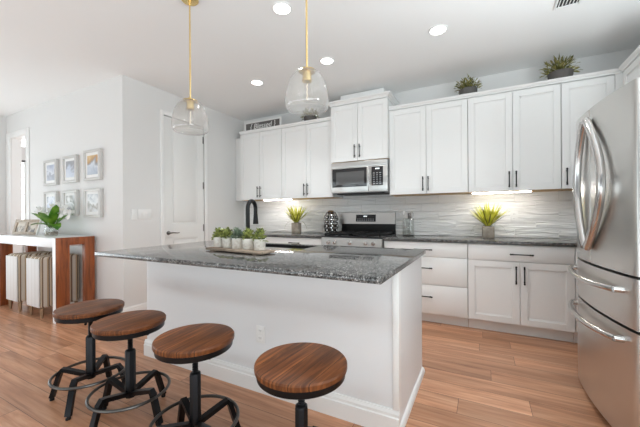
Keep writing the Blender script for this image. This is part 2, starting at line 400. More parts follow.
# ------------------------------------------------------------------ mesh helpers
class MB:
    def __init__(self): self.bm = bmesh.new()
    def box(self, x0, x1, y0, y1, z0, z1, bev=0.0, seg=2):
        b = bmesh.new()
        bmesh.ops.create_cube(b, size=1)
        for v in b.verts:
            v.co = Vector(((x0 + x1) / 2 + v.co.x * (x1 - x0), (y0 + y1) / 2 + v.co.y * (y1 - y0), (z0 + z1) / 2 + v.co.z * (z1 - z0)))
        if bev > 0:
            bmesh.ops.bevel(b, geom=b.edges[:], offset=bev, segments=seg, affect='EDGES', profile=0.5)
        self.add(b)
        return self
    def add(self, b, mtx=None):
        me = bpy.data.meshes.new('tmp'); b.to_mesh(me); b.free()
        if mtx: me.transform(mtx)
        self.bm.from_mesh(me); bpy.data.meshes.remove(me)
    def tube(self, pts, r, seg=12, closed=False, cap=True, flat=None):
        """swept tube; r number or list; flat=(a,b) radii for a flat bar"""
        pts = [Vector(p) for p in pts]; n = len(pts)
        rs = r if isinstance(r, (list, tuple)) else [r] * n
        rings = []; up = None
        for i, p in enumerate(pts):
            if closed: t = pts[(i + 1) % n] - pts[i - 1]
            else: t = pts[min(i + 1, n - 1)] - pts[max(i - 1, 0)]
            t.normalize()
            if up is None:
                ref = Vector((0, 0, 1)) if abs(t.z) < 0.9 else Vector((1, 0, 0))
                up = (ref - t * ref.dot(t)).normalized()
            else:
                up = (up - t * up.dot(t)).normalized()
            sd = t.cross(up)
            a, c = (rs[i], rs[i]) if flat is None else flat
            rings.append([self.bm.verts.new(p + sd * (math.cos(2 * PI * k / seg) * a) + up * (math.sin(2 * PI * k / seg) * c)) for k in range(seg)])
        m = n if closed else n - 1
        for i in range(m):
            A, B = rings[i], rings[(i + 1) % n]
            for k in range(seg):
                self.bm.faces.new((A[k], A[(k + 1) % seg], B[(k + 1) % seg], B[k]))
        if cap and not closed:
            self.bm.faces.new(rings[0][::-1]); self.bm.faces.new(rings[-1])
        return self
    def lathe(self, prof, c=(0, 0, 0), seg=32, cap=True):
        rings = []
        for (r, z) in prof:
            if r < 1e-6: rings.append([self.bm.verts.new((c[0], c[1], c[2] + z))])
            else: rings.append([self.bm.verts.new((c[0] + r * math.cos(2 * PI * k / seg), c[1] + r * math.sin(2 * PI * k / seg), c[2] + z)) for k in range(seg)])
        for A, B in zip(rings, rings[1:]):
            if len(A) == 1 and len(B) == 1: continue
            for k in range(seg):
                if len(A) == 1: self.bm.faces.new((A[0], B[(k + 1) % seg], B[k]))
                elif len(B) == 1: self.bm.faces.new((A[k], A[(k + 1) % seg], B[0]))
                else: self.bm.faces.new((A[k], A[(k + 1) % seg], B[(k + 1) % seg], B[k]))
        if cap:
            if len(rings[0]) > 1: self.bm.faces.new(rings[0][::-1])
            if len(rings[-1]) > 1: self.bm.faces.new(rings[-1])
        return self
    def prism(self, poly, axis, a0, a1):
        """poly: list of 2D points in the plane normal to axis, extruded from a0 to a1"""
        def mk(p, a):
            if axis == 'x': return (a, p[0], p[1])
            if axis == 'y': return (p[0], a, p[1])
            return (p[0], p[1], a)
        A = [self.bm.verts.new(mk(p, a0)) for p in poly]; B = [self.bm.verts.new(mk(p, a1)) for p in poly]
        n = len(poly)
        for k in range(n): self.bm.faces.new((A[k], A[(k + 1) % n], B[(k + 1) % n], B[k]))
        self.bm.faces.new(A[::-1]); self.bm.faces.new(B)
        return self
    def blade(self, base, direction, length, width, droop, seg=5, fold=0.25, spin=None):
        """a pointed, slightly folded leaf"""
        d = Vector(direction).normalized(); p = Vector(base)
        side = d.cross(Vector((0, 0, 1)))
        if side.length < 1e-3: side = Vector((1, 0, 0))
        side.normalize()
        if spin: side = Matrix.Rotation(spin, 3, d) @ side
        L = length / seg; rows = []
        for i in range(seg + 1):
            t = i / seg
            w = width * (0.35 + 2.6 * t * (1 - t) * 0.9) if t < 1 else 0.0
            nrm = side.cross(d).normalized()
            if i == seg: rows.append([self.bm.verts.new(p)])
            else: rows.append([self.bm.verts.new(p - side * w / 2 + nrm * fold * w / 2), self.bm.verts.new(p), self.bm.verts.new(p + side * w / 2 + nrm * fold * w / 2)])
            p = p + d * L
            d = (d + Vector((0, 0, -droop / seg))).normalized()
        for A, B in zip(rows, rows[1:]):
            if len(B) == 3:
                self.bm.faces.new((A[0], A[1], B[1], B[0])); self.bm.faces.new((A[1], A[2], B[2], B[1]))
            else:
                self.bm.faces.new((A[0], A[1], B[0])); self.bm.faces.new((A[1], A[2], B[0]))
        return self
    def move(self, mtx):
        self.bm.transform(mtx); return self
    def build(self, name, mat, parent=None, smooth=True, loc=None):
        bmesh.ops.recalc_face_normals(self.bm, faces=self.bm.faces[:])
        me = bpy.data.meshes.new(name)
        self.bm.to_mesh(me); self.bm.free()
        mats = mat if isinstance(mat, (list, tuple)) else [mat]
        for m in mats: me.materials.append(m)
        o = bpy.data.objects.new(name, me)
        COL.objects.link(o)
        if parent is not None: o.parent = parent
        if loc is not None: o.location = loc
        if smooth:
            me.polygons.foreach_set('use_smooth', [True] * len(me.polygons))
            try: me.set_sharp_from_angle(angle=R(35))
            except Exception: pass
        return o

def box(name, mat, x0, x1, y0, y1, z0, z1, parent=None, bev=0.0):
    return MB().box(x0, x1, y0, y1, z0, z1, bev).build(name, mat, parent)
def thing(name, label, cat, loc=(0, 0, 0), rotz=0.0, group=None):
    o = bpy.data.objects.new(name, None)
    o.empty_display_size = 0.05
    COL.objects.link(o)
    o.location = loc; o.rotation_euler = (0, 0, rotz)
    return tag(o, label, cat, group)
def tag(o, label, cat, group=None):
    o['label'] = label; o['category'] = cat
    if group: o['group'] = group
    return o
def struct(o): o['kind'] = 'structure'; return o
def copy_tree(o, parent=None):
    c = o.copy(); COL.objects.link(c)
    if parent is not None: c.parent = parent
    for ch in list(o.children): copy_tree(ch, c)
    return c

# ------------------------------------------------------------------ key dimensions (metres; photographer stands at x=0, y=0)
D = 4.091           # back wall
XL = -3.587         # kitchen left wall (pantry door)
YF = 2.083          # dining wall with the pictures
XF = -6.70          # far left wall
XR = 1.463          # right wall behind fridge
ZC = 2.763          # ceiling
CT = 0.902          # counter top
UB, UT = 1.400, 2.425   # upper cabinets, without crown
YU = D - 0.35       # upper door faces
YB = D - 0.63       # base door faces
YREAR = -2.4

# ------------------------------------------------------------------ room shell
struct(box('floor', M['floor'], -10.0, 1.7, YREAR, 5.2, -0.1, 0.0))
struct(box('ceiling', M['ceiling'], -10.0, 1.7, YREAR, 5.2, ZC, ZC + 0.12))
struct(box('wall_back', M['wall'], XL - 0.12, XR + 0.12, D, D + 0.12, 0, ZC))
w = MB()
def wall_with_openings(m, x0, x1, ya, yb, wins, z0=0.85, z1=2.25):
    y = ya
    for (a, b_) in wins:
        m.box(x0, x1, y, a, 0, ZC).box(x0, x1, a, b_, 0, z0).box(x0, x1, a, b_, z1, ZC); y = b_
    m.box(x0, x1, y, yb, 0, ZC)
def window_frame(name, x0, x1, a, b_, z0=0.85, z1=2.25):
    f = MB()
    f.box(x0, x1, a, a + .05, z0, z1).box(x0, x1, b_ - .05, b_, z0, z1).box(x0, x1, a + .05, b_ - .05, z0, z0 + .05).box(x0, x1, a + .05, b_ - .05, z1 - .05, z1).box(x0 + .01, x1 - .01, (a + b_) / 2 - .02, (a + b_) / 2 + .02, z0 + .05, z1 - .05)
    struct(f.build(name, M['trim']))
wall_with_openings(w, XR, XR + 0.12, YREAR, D, [(-2.1, 0.3), (0.75, 1.75)])  # openings added behind the right-hand fill lights
struct(w.build('wall_right', M['wall']))
window_frame('window_3', XR + .03, XR + .09, -2.1, 0.3); window_frame('window_4', XR + .03, XR + .09, 0.75, 1.75)  # unseen frames added around the right-hand fill lights
struct(box('window_4_shade', M['mat'], XR + .095, XR + .10, 0.75, 1.75, 0.85, 2.25))  # unseen panel added to block world light through this opening
# kitchen left wall with pantry door opening
DY0, DY1, DZ = 2.590, 3.232, 2.445
w = MB()
w.box(XL - 0.12, XL, YF, DY0 - 0.012, 0, ZC).box(XL - 0.12, XL, DY1 + 0.012, D, 0, ZC).box(XL - 0.12, XL, DY0 - 0.012, DY1 + 0.012, DZ + 0.012, ZC)
struct(w.build('wall_left', M['wall']))
# dining wall, with the hallway opening at its left end
OX0, OX1, OZ = -6.52, -5.965, 2.40
w = MB()
w.box(OX1, XL - 0.12, YF, YF + 0.12, 0, ZC).box(XF - 0.12, OX0, YF, YF + 0.12, 0, ZC).box(OX0, OX1, YF, YF + 0.12, OZ, ZC)
struct(w.build('wall_dining', M['wall']))
w = MB()
wall_with_openings(w, XF - 0.12, XF, YREAR, YF, [(-1.9, 1.4)])  # opening added behind the left fill light
struct(w.build('wall_far_left', M['wall']))
window_frame('window_5', XF - .09, XF - .03, -1.9, 1.4)  # unseen frame added around the left fill light
f = MB()
for a in (-5.6, -3.6, -1.6, 0.6): f.box(a, a + .07, YREAR - .06, YREAR - .001, 0, 2.3)
f.box(-5.6, .67, YREAR - .06, YREAR - .001, 2.3, 2.38)
struct(f.build('door_2', M['trim']))  # unseen patio-door frame added around the rear fill light
# room beyond the hallway opening, with its window wall
w = MB()
WX = -8.2
w.box(WX - 0.12, WX, 2.2, 2.36, 0, ZC).box(WX - 0.12, WX, 2.86, 5.2, 0, ZC).box(WX - 0.12, WX, 2.36, 2.86, 0, 0.75).box(WX - 0.12, WX, 2.36, 2.86, 2.30, 2.58).box(WX - 0.12, WX, 2.36, 2.86, 2.75, ZC)
struct(w.build('wall_study', M['wall']))
struct(MB().box(WX - 0.12, -6.4, 5.08, 5.2, 0, ZC).box(-4.6, XL - 0.12, 5.08, 5.2, 0, ZC).box(-6.4, -4.6, 5.08, 5.2, 2.3, ZC).box(-6.4, -4.6, 5.08, 5.2, 0, 0.8).build('wall_study_end', M['wall']))  # opening in this end wall added to let light into the room
struct(box('wall_study_front', M['wall'], WX - 0.12, XF - 0.12, YF + 0.003, YF + 0.117, 0, ZC))
wf = MB()
for (a, b_) in ((2.37, 2.40), (2.82, 2.85), (2.60, 2.62)): wf.box(WX - 0.06, WX - 0.02, a, b_, 0.76, 2.29)
for z in (0.76, 1.25, 1.60, 1.95, 2.26): wf.box(WX - 0.06, WX - 0.02, 2.37, 2.85, z, z + 0.03)
win = struct(wf.build('window_1', M['trim']))
box('pane', M['daylight_pane'], WX - 0.09, WX - 0.07, 2.37, 2.85, 0.76, 2.29, win)
wf = MB()
wf.box(WX - 0.06, WX - 0.02, 2.37, 2.85, 2.65, 2.675)
win = struct(wf.build('window_2', M['trim']))
box('pane', M['daylight_pane'], WX - 0.09, WX - 0.07, 2.37, 2.85, 2.585, 2.745, win)
# curtain rod and curtain in the far room
t = thing('curtain', 'white curtain on a dark rod beside the far-room window, seen through the doorway', 'curtain', (WX + 0.07, 2.83, 0))
MB().tube([(0, -0.52, 2.28), (0, 0.14, 2.28)], 0.016).lathe([(0, 0), (0.03, 0.02), (0, 0.04)], (0, 0.14, 2.26), 12).build('rod', M['matte_black'], t)
pl = []
for k in range(33):
    yy = -0.045 + k * 0.13 / 32
    pl.append((0.012 * math.sin(k * 1.6), yy))
cm = MB()
A = [cm.bm.verts.new((p[0], p[1], 0.03)) for p in pl]; B = [cm.bm.verts.new((p[0], p[1], 2.27)) for p in pl]
A2 = [cm.bm.verts.new((p[0] + 0.004, p[1], 0.03)) for p in pl]; B2 = [cm.bm.verts.new((p[0] + 0.004, p[1], 2.27)) for p in pl]
for k in range(32):
    cm.bm.faces.new((A[k], A[k + 1], B[k + 1], B[k])); cm.bm.faces.new((A2[k], A2[k + 1], B2[k + 1], B2[k]))
cm.build('drape', M['petal'], t)

# casing of the hallway opening
c = MB()
c.box(-6.66, OX0 + 0.012, YF - 0.018, YF - 0.001, 0, OZ + 0.075, 0.004).box(OX1 - 0.012, -5.885, YF - 0.018, YF - 0.001, 0, OZ + 0.075, 0.004)
c.box(OX0 + 0.012, OX1 - 0.012, YF - 0.018, YF - 0.001, OZ - 0.01, OZ + 0.075, 0.004)
c.box(OX0 + 0.001, OX0 + 0.013, YF, YF + 0.12, 0, OZ - 0.012).box(OX1 - 0.013, OX1 - 0.001, YF, YF + 0.12, 0, OZ - 0.012).box(OX0 + 0.013, OX1 - 0.013, YF, YF + 0.12, OZ - 0.013, OZ - 0.001)
struct(c.build('trim_1', M['trim']))

# pantry door, casing, hinges, lever
c = MB()
CW = 0.062
c.box(XL + 0.001, XL + 0.018, DY0 - CW + 0.008, DY0 - 0.006, 0, DZ + CW, 0.004).box(XL + 0.001, XL + 0.018, DY1 + 0.006, DY1 + CW - 0.008, 0, DZ + CW, 0.004)
c.box(XL + 0.001, XL + 0.018, DY0 - 0.006, DY1 + 0.006, DZ + 0.006, DZ + CW, 0.004)
struct(c.build('trim_2', M['trim']))
d = MB()
x0, x1 = XL - 0.040, XL - 0.006
st = 0.112
pz = [(0.20, 0.87), (1.05, 2.33)]
d.box(x0, x1, DY0, DY0 + st, 0.008, DZ).box(x0, x1, DY1 - st, DY1, 0.008, DZ)
d.box(x0, x1, DY0 + st, DY1 - st, 0.008, pz[0][0]).box(x0, x1, DY0 + st, DY1 - st, pz[0][1], pz[1][0]).box(x0, x1, DY0 + st, DY1 - st, pz[1][1], DZ)
for (a, b_) in pz:
    d.box(x0, x1 - 0.012, DY0 + st, DY1 - st, a, b_)
    # sticking around the panel and raised field
    for (u0, u1, v0, v1) in ((DY0 + st, DY0 + st + .012, a, b_), (DY1 - st - .012, DY1 - st, a, b_), (DY0 + st, DY1 - st, a, a + .012), (DY0 + st, DY1 - st, b_ - .012, b_)):
        d.box(x1 - 0.012, x1 - 0.005, u0, u1, v0, v1, 0.003)
    d.box(x1 - 0.012, x1 - 0.003, DY0 + st + 0.035, DY1 - st - 0.035, a + 0.035, b_ - 0.035, 0.008, 2)
door = struct(d.build('door_1', M['door']))
hx = XL - 0.006
h = MB()
h.lathe([(0.0, 0), (0.027, 0), (0.027, 0.006), (0.012, 0.010), (0.011, 0.045), (0, 0.047)], seg=20)
h.move(Matrix.Translation((hx, 2.655, 0.945)) @ Matrix.Rotation(R(90), 4, 'Y'))
h.tube([(hx + 0.042, 2.652, 0.945), (hx + 0.047, 2.69, 0.947), (hx + 0.046, 2.73, 0.943), (hx + 0.044, 2.765, 0.940), (hx + 0.046, 2.785, 0.945)], [0.010, 0.009, 0.0075, 0.0065, 0.006], 10)
h.build('handle', M['nickel'], door)
for z in (0.99, 1.60, 2.26):
    MB().box(hx - 0.002, hx + 0.006, DY1 - 0.014, DY1 + 0.003, z - 0.05, z + 0.05, 0.002).build('hinge', M['nickel'], door)
struct(box('wall_pantry', M['wall'], XL - 0.30, XL - 0.20, DY0 - 0.1, DY1 + 0.1, 0, DZ + .05))

# baseboards
def base_profile(h=0.13, t=0.015):
    return [(0, 0), (t, 0), (t, h * 0.70), (t * 0.72, h * 0.74), (t * 0.72, h * 0.86), (t * 0.4, h * 0.95), (t * 0.3, h), (0, h)]
def baseboard(name, axis, a0, a1, at, sign, h=0.13):
    prof = [(at + sign * (p[0] + 0.0006), p[1] + 0.0005) for p in base_profile(h)]
    return struct(MB().prism(prof, axis, a0, a1).build(name, M['trim'], smooth=False))
baseboard('baseboard_dining', 'x', -5.882, XL, YF, -1)
baseboard('baseboard_left', 'y', YF - 0.015, DY0 - CW + 0.006, XL, 1)
baseboard('baseboard_pantry', 'y', DY1 + CW - 0.006, YB + 0.02, XL, 1)
baseboard('baseboard_far_left', 'y', YREAR, YF - 0.02, XF, 1)
baseboard('baseboard_right', 'y', YREAR, 1.85, XR, -1)

# tiled backsplash
s = MB()
s.box(XL + 0.001, XR - 0.001, D - 0.009, D - 0.0005, CT + 0.001, UB - 0.001).box(-1.752, -1.002, D - 0.009, D - 0.0005, UB - 0.001, UB + 0.03)
struct(s.build('wall_backsplash', M['tile']))

# ------------------------------------------------------------------ cabinets
def pull(length, parent, loc, vertical, mat=None):
    """black bar pull with turned ends; door face is y=0 towards -y"""
    m = MB(); L = length / 2
    def P(a, y): return (0, y, a) if vertical else (a, y, 0)
    a = [-L, -L + .006, -L + .010, -L + .018, -L + .026, -L + .03, L - .03, L - .026, L - .018, L - .010, L - .006, L]
    r = [.004, .0085, .0085, .005, .0085, .0055, .0055, .0085, .005, .0085, .0085, .004]
    m.tube([P(v, -0.030) for v in a], r, 10)
    for sgn in (-1, 1): m.tube([P(sgn * (L - .026), 0.0), P(sgn * (L - .026), -0.030)], 0.0052, 8)
    return m.build('handle', M['black'], parent, loc=loc)
def shaker(parent, name, x0, x1, z0, z1, handle=None, y=0.0, rail=0.058, th=0.020):
    m = MB()
    m.box(x0, x0 + rail, y, y + th, z0, z1, 0.0015, 1).box(x1 - rail, x1, y, y + th, z0, z1, 0.0015, 1)
    m.box(x0 + rail, x1 - rail, y + 0.0004, y + th, z0 + 0.0003, z0 + rail, 0.0012, 1).box(x0 + rail, x1 - rail, y + 0.0004, y + th, z1 - rail, z1 - 0.0003, 0.0012, 1)
    m.box(x0 + rail - .001, x1 - rail + .001, y + 0.010, y + th - .001, z0 + rail - .001, z1 - rail + .001)
    # small chamfered bead round the panel
    bw = 0.010
    for (a, b_, c, d_) in ((x0 + rail, x0 + rail + bw, z0 + rail, z1 - rail), (x1 - rail - bw, x1 - rail, z0 + rail, z1 - rail), (x0 + rail, x1 - rail, z0 + rail, z0 + rail + bw), (x0 + rail, x1 - rail, z1 - rail - bw, z1 - rail)):
        m.box(a, b_, y + 0.006, y + 0.0105, c, d_, 0.002, 1)
    o = m.build(name, M['cabinet'], parent)
    if handle: pull(handle[3], o, (handle[0], y, handle[1]), handle[2])
    return o
def slab(parent, x0, x1, z0, z1, handle=None, y=0.0, th=0.020):
    o = MB().box(x0, x1, y, y + th, z0, z1, 0.003, 2).build('drawer', M['cabinet'], parent)
    if handle: pull(handle[3], o, (handle[0], y, handle[1]), handle[2])
    return o

G = 0.0025
def upper(label, x0, x1, splits, handles, yface=YU, z0=UB, z1=UT, group='white wall cabinets', hz=None, depth=0.345):
    """world x; thing origin at its left front bottom"""
    t = thing('wall_cabinet', label, 'cabinet', (x0, yface, z0), 0, group)
    w_, h_ = x1 - x0, z1 - z0
    m = MB().box(0.001, w_ - 0.001, 0.022, depth, 0.004, h_)
    m.build('body', M['cabinet'], t)
    MB().box(0.001, w_ - 0.001, 0.022, depth, 0.0, 0.0038).build('underside', M['plywood'], t)
    xs = [x0] + splits + [x1]
    for i in range(len(xs) - 1):
        hd = None
        if handles and handles[i] is not None:
            hd = (handles[i] - x0, (hz or 1.517) - z0, True, 0.165)
        shaker(t, 'door', xs[i] - x0 + G, xs[i + 1] - x0 - G, 0.003, h_ - 0.012, hd)
    return t
upper('white two-door wall cabinet nearest the pantry corner, under the lettered sign', -3.351, -2.574, [-2.973], [-3.000, -2.948])
upper('white two-door wall cabinet just left of the microwave, behind the nearer pendant', -2.572, -1.756, [-2.162], [-2.189, -2.135])
upper('white two-door wall cabinet just right of the microwave', -0.998, -0.135, [-0.568], [-0.604, -0.545])
upper('white two-door wall cabinet above the right-hand spiky plant, under a bushy plant', -0.133, 0.680, [0.279], [0.247, 0.308])
upper('single-door white wall cabinet beside the refrigerator', 0.682, 1.075, [], [0.719])
YM = D - 0.41
upper('taller white cabinet above the microwave with its own crown', -1.752, -1.000, [-1.382], [-1.416, -1.350], YM, 1.842, 2.575, hz=1.962, depth=0.405)
# filler strip at the pantry corner and the corner cabinet on the right wall
tag(box('filler_panel', M['cabinet'], XL + 0.002, -3.353, D - 0.19, D - 0.172, UB, UT), 'plain white filler panel between corner wall and leftmost cabinet', 'panel')
t = thing('wall_cabinet', 'white corner wall cabinet running along the right wall above the refrigerator', 'cabinet', (XR - 0.35, YU + 0.02, UB), R(-90), 'white wall cabinets')
# local x runs towards -y in the world, local y towards +x
MB().box(0.0, 0.90, 0.022, 0.345, 0.002, UT - UB).build('body', M['cabinet'], t)
shaker(t, 'door', 0.075, 0.485, 0.004, UT - UB - 0.012); shaker(t, 'door', 0.490, 0.895, 0.004, UT - UB - 0.012)
tag(box('filler_panel', M['cabinet'], 1.077, XR - 0.35 + 0.018, YU + 0.004, YU + 0.018, UB, UT), 'white filler strip where the two cabinet runs meet', 'panel')

# crown mouldings
def crown_prof(y, z, s=1.0):
    return [(y + 0.02, z), (y - 0.004 * s, z), (y - 0.004 * s, z + 0.012), (y - 0.012 * s, z + 0.018), (y - 0.022 * s, z + 0.030), (y - 0.024 * s, z + 0.040), (y + 0.02, z + 0.040)]
for nm, (a, b_) in (('trim_3', (-3.353, -1.757)), ('trim_4', (-0.995, XR - 0.352))):
    struct(MB().prism(crown_prof(YU, UT + 0.001), 'x', a, b_).build(nm, M['cabinet'], smooth=False))
struct(MB().prism([(XR - 0.35 - (YU - p[0]) + 0.0, p[1]) for p in crown_prof(YU, UT + 0.001)], 'y', 2.86, YU - 0.026).build('trim_5', M['cabinet'], smooth=False))
# tall flared crown and chase box above the microwave cabinet
c = MB()
pr = [(0.0, 2.576), (0.006, 2.576), (0.010, 2.590), (0.030, 2.606), (0.045, 2.612), (0.045, 2.628), (0.0, 2.628)]
def ringpts(o): return [(-1.752 - o, YM - o), (-1.000 + o, YM - o), (-1.000 + o, D - 0.004), (-1.752 - o, D - 0.004)]
rows = [[c.bm.verts.new((p[0], p[1], z)) for p in ringpts(o)] for (o, z) in pr]
for A, B in zip(rows, rows[1:]):
    for k in range(4): c.bm.faces.new((A[k], A[(k + 1) % 4], B[(k + 1) % 4], B[k]))
c.bm.faces.new(rows[0][::-1]); c.bm.faces.new(rows[-1])
struct(c.build('trim_6', M['cabinet'], smooth=False))
tag(box('chase_box', M['cabinet'], -1.655, -1.070, D - 0.31, D - 0.003, 2.6285, 2.735, bev=0.003), 'white boxed duct cover on top of the microwave cabinet', 'duct cover')

# under-cabinet light bars
def led(label, x0, x1):
    t = thing('under_cabinet_light', label, 'light', (x0, YU + 0.035, UB - 0.001), 0, 'under-cabinet lights')
    MB().box(0, x1 - x0, 0.0, 0.035, -0.006, 0.0).build('housing', M['plastic'], t)
    MB().box(0.004, x1 - x0 - 0.004, 0.002, 0.033, -0.014, -0.0062, 0.003).build('diffuser', M['led'], t)
led('glowing light bar under the cabinet above the right-hand spiky plant', -0.10, 0.445)
led('glowing light bar under the leftmost wall cabinets, behind the faucet', -2.93, -2.44)

# base cabinets
TK = 0.105
def base_cab(label, x0, x1, group='white base cabinets'):
    t = thing('base_cabinet', label, 'cabinet', (x0, YB, 0), 0, group)
    w_ = x1 - x0
    MB().box(0.001, w_ - 0.001, 0.022, D - YB - 0.002, TK, CT - 0.033).build('body', M['cabinet'], t)
    MB().box(0.001, w_ - 0.001, 0.080, 0.12, 0.001, TK).build('toe_kick', M['toe'], t)
    return t
ZT = CT - 0.037
t = base_cab('white base cabinet with three stacked drawers right of the range', -0.992, -0.133)
for (a, b_) in ((0.716, ZT), (0.421, 0.711), (0.113, 0.416)):
    slab(t, G, 0.859 - G, a, b_, (0.43, (a + b_) / 2 + (0.0 if a > .7 else 0.03), False, 0.19))
t = base_cab('white base cabinet with one wide drawer over two doors beside the refrigerator', -0.131, 0.722)
slab(t, G, 0.853 - G, 0.712, ZT, (0.454, 0.780, False, 0.19))
shaker(t, 'door', G, 0.442 - G, 0.118, 0.706, (0.410, 0.585, True, 0.17)); shaker(t, 'door', 0.442 + G, 0.853 - G, 0.118, 0.706, (0.476, 0.585, True, 0.17))
t = base_cab('plain white corner base cabinet hidden behind the refrigerator', 0.724, XR - 0.002)
slab(t, G, 0.73, 0.118, ZT)
t = base_cab('white base cabinet just left of the range, seen past the island', -2.65, -1.766)
slab(t, G, 0.884 - G, 0.712, ZT, (0.475, 0.803, False, 0.17))
shaker(t, 'door', G, 0.442 - G, 0.118, 0.706, (0.405, 0.585, True, 0.17)); shaker(t, 'door', 0.442 + G, 0.884 - G, 0.118, 0.706, (0.479, 0.585, True, 0.17))
t = base_cab('white base cabinet in the pantry corner, mostly behind the island', XL + 0.003, -2.652)
slab(t, G, 0.932 - G, 0.712, ZT, (0.46, 0.79, False, 0.17))
shaker(t, 'door', G, 0.466 - G, 0.118, 0.706, (0.43, 0.585, True, 0.17)); shaker(t, 'door', 0.466 + G, 0.932 - G, 0.118, 0.706, (0.50, 0.585, True, 0.17))

# countertops
tag(MB().box(XL + 0.002, -1.768, D - 0.645, D - 0.0095, CT - 0.030, CT, 0.003).build('countertop', M['granite']), 'dark granite countertop along back wall, left of the range', 'countertop')
tag(MB().box(-0.992, XR - 0.002, D - 0.645, D - 0.0095, CT - 0.030, CT, 0.003).build('countertop', M['granite']), 'dark granite countertop along back wall, between range and refrigerator', 'countertop')

# ------------------------------------------------------------------ range
RX0, RX1 = -1.762, -0.998
t = thing('gas_range', 'stainless gas range with black cooktop between the base cabinets', 'range', (RX0, D - 0.70, 0))
w_ = RX1 - RX0
MB().box(0.002, w_ - 0.002, 0.05, 0.685, 0.02, 0.893).build('body', M['steel_side'], t)
MB().box(0.004, w_ - 0.004, 0.02, 0.05, 0.03, 0.17, 0.004).build('warming_drawer', M['steel_h'], t)
dr = MB().box(0.004, w_ - 0.004, 0.008, 0.05, 0.18, 0.775, 0.005).build('oven_door', M['steel_h'], t)
MB().box(0.11, w_ - 0.11, 0.004, 0.009, 0.30, 0.63, 0.002).build('window', M['black_glass'], dr)
MB().tube([(0.06, -0.045, 0.715), (w_ - 0.06, -0.045, 0.715)], 0.012).tube([(0.09, 0.01, 0.715), (0.09, -0.045, 0.715)], 0.008, 8).tube([(w_ - 0.09, 0.01, 0.715), (w_ - 0.09, -0.045, 0.715)], 0.008, 8).build('handle', M['handle_steel'], dr)
cp = MB().prism([(0.005, 0.790), (0.05, 0.790), (0.05, 0.888), (0.022, 0.888)], 'x', 0.003, w_ - 0.003).build('control_panel', M['steel_h'], t, smooth=False)
MB().box(0.001, w_ - 0.001, 0.012, 0.049, 0.777, 0.789).build('lower_trim', M['matte_black'], t)
for k, xx in enumerate((0.10, 0.185, 0.38, 0.575, 0.665)):
    MB().lathe([(0, 0), (0.023, 0), (0.022, 0.012), (0.017, 0.014), (0.016, 0.034), (0, 0.036)], seg=20).move(Matrix.Translation((xx, 0.013, 0.838)) @ Matrix.Rotation(R(100), 4, 'X')).build('knob', M['handle_steel'], t)
ck = MB().box(0.002, w_ - 0.002, 0.015, 0.63, 0.8935, 0.912, 0.004).build('cooktop', M['black_glass'], t)
for gx in (0.03, 0.395):
    g = MB()
    x0, x1, y0, y1 = gx, gx + 0.34, 0.05, 0.60
    for (a, b_, c_, d_) in ((x0, x1, y0, y0 + .014), (x0, x1, y1 - .014, y1), (x0, x0 + .014, y0, y1), (x1 - .014, x1, y0, y1)): g.box(a, b_, c_, d_, 0.918, 0.942, 0.003)
    for yy in (0.185, 0.325, 0.465): g.box(x0, x1, yy - .006, yy + .006, 0.928, 0.942, 0.002)
    g.box(gx + .163, gx + .177, y0, y1, 0.928, 0.942, 0.002)
    for (a, b_) in ((x0 + .007, y0 + .007), (x1 - .007, y0 + .007), (x0 + .007, y1 - .007), (x1 - .007, y1 - .007)): g.box(a - .006, a + .006, b_ - .006, b_ + .006, 0.912, 0.92)
    g.build('grate', M['matte_black'], t)
for (bx, by) in ((0.20, 0.18), (0.20, 0.46), (0.565, 0.18), (0.565, 0.46)):
    MB().lathe([(0, 0), (0.045, 0), (0.045, 0.006), (0.036, 0.008), (0.036, 0.013), (0, 0.014)], (bx, by, 0.9118), 24).build('burner', M['matte_black'], t)
bg = MB().box(0.006, w_ - 0.006, 0.632, 0.685, 0.8935, 1.040, 0.003).build('backguard_base', M['matte_black'], t)
bgp = MB().prism([(0.618, 1.040), (0.686, 1.040), (0.686, 1.192), (0.640, 1.192), (0.632, 1.188)], 'x', 0.004, w_ - 0.004).build('backguard', M['steel_h'], t, smooth=False)
sl = (0.632 - 0.618) / (1.188 - 1.040)
def bgy(z): return 0.618 + (z - 1.04) * sl
ds = MB().prism([(bgy(1.070) - .003, 1.070), (bgy(1.070) + .004, 1.070), (bgy(1.165) + .004, 1.165), (bgy(1.165) - .003, 1.165)], 'x', 0.225, 0.505).build('display', M['black_glass'], bgp, smooth=False)
mm = MB()
for k in range(4):
    xx = 0.335 + k * 0.013
    mm.box(xx, xx + 0.008, bgy(1.14) - .0042, bgy(1.14) - .0028, 1.136, 1.150)
mm.build('clock_digits', M['display'], bgp)
mm = MB()
for i in range(8):
    for j in range(2):
        xx = 0.245 + i * 0.031; zz = 1.082 + j * 0.020
        mm.box(xx, xx + 0.017, bgy(zz) - .0042, bgy(zz) - .0028, zz, zz + 0.008)
mm.build('touch_keys', M['blue_grey_dot'], bgp)

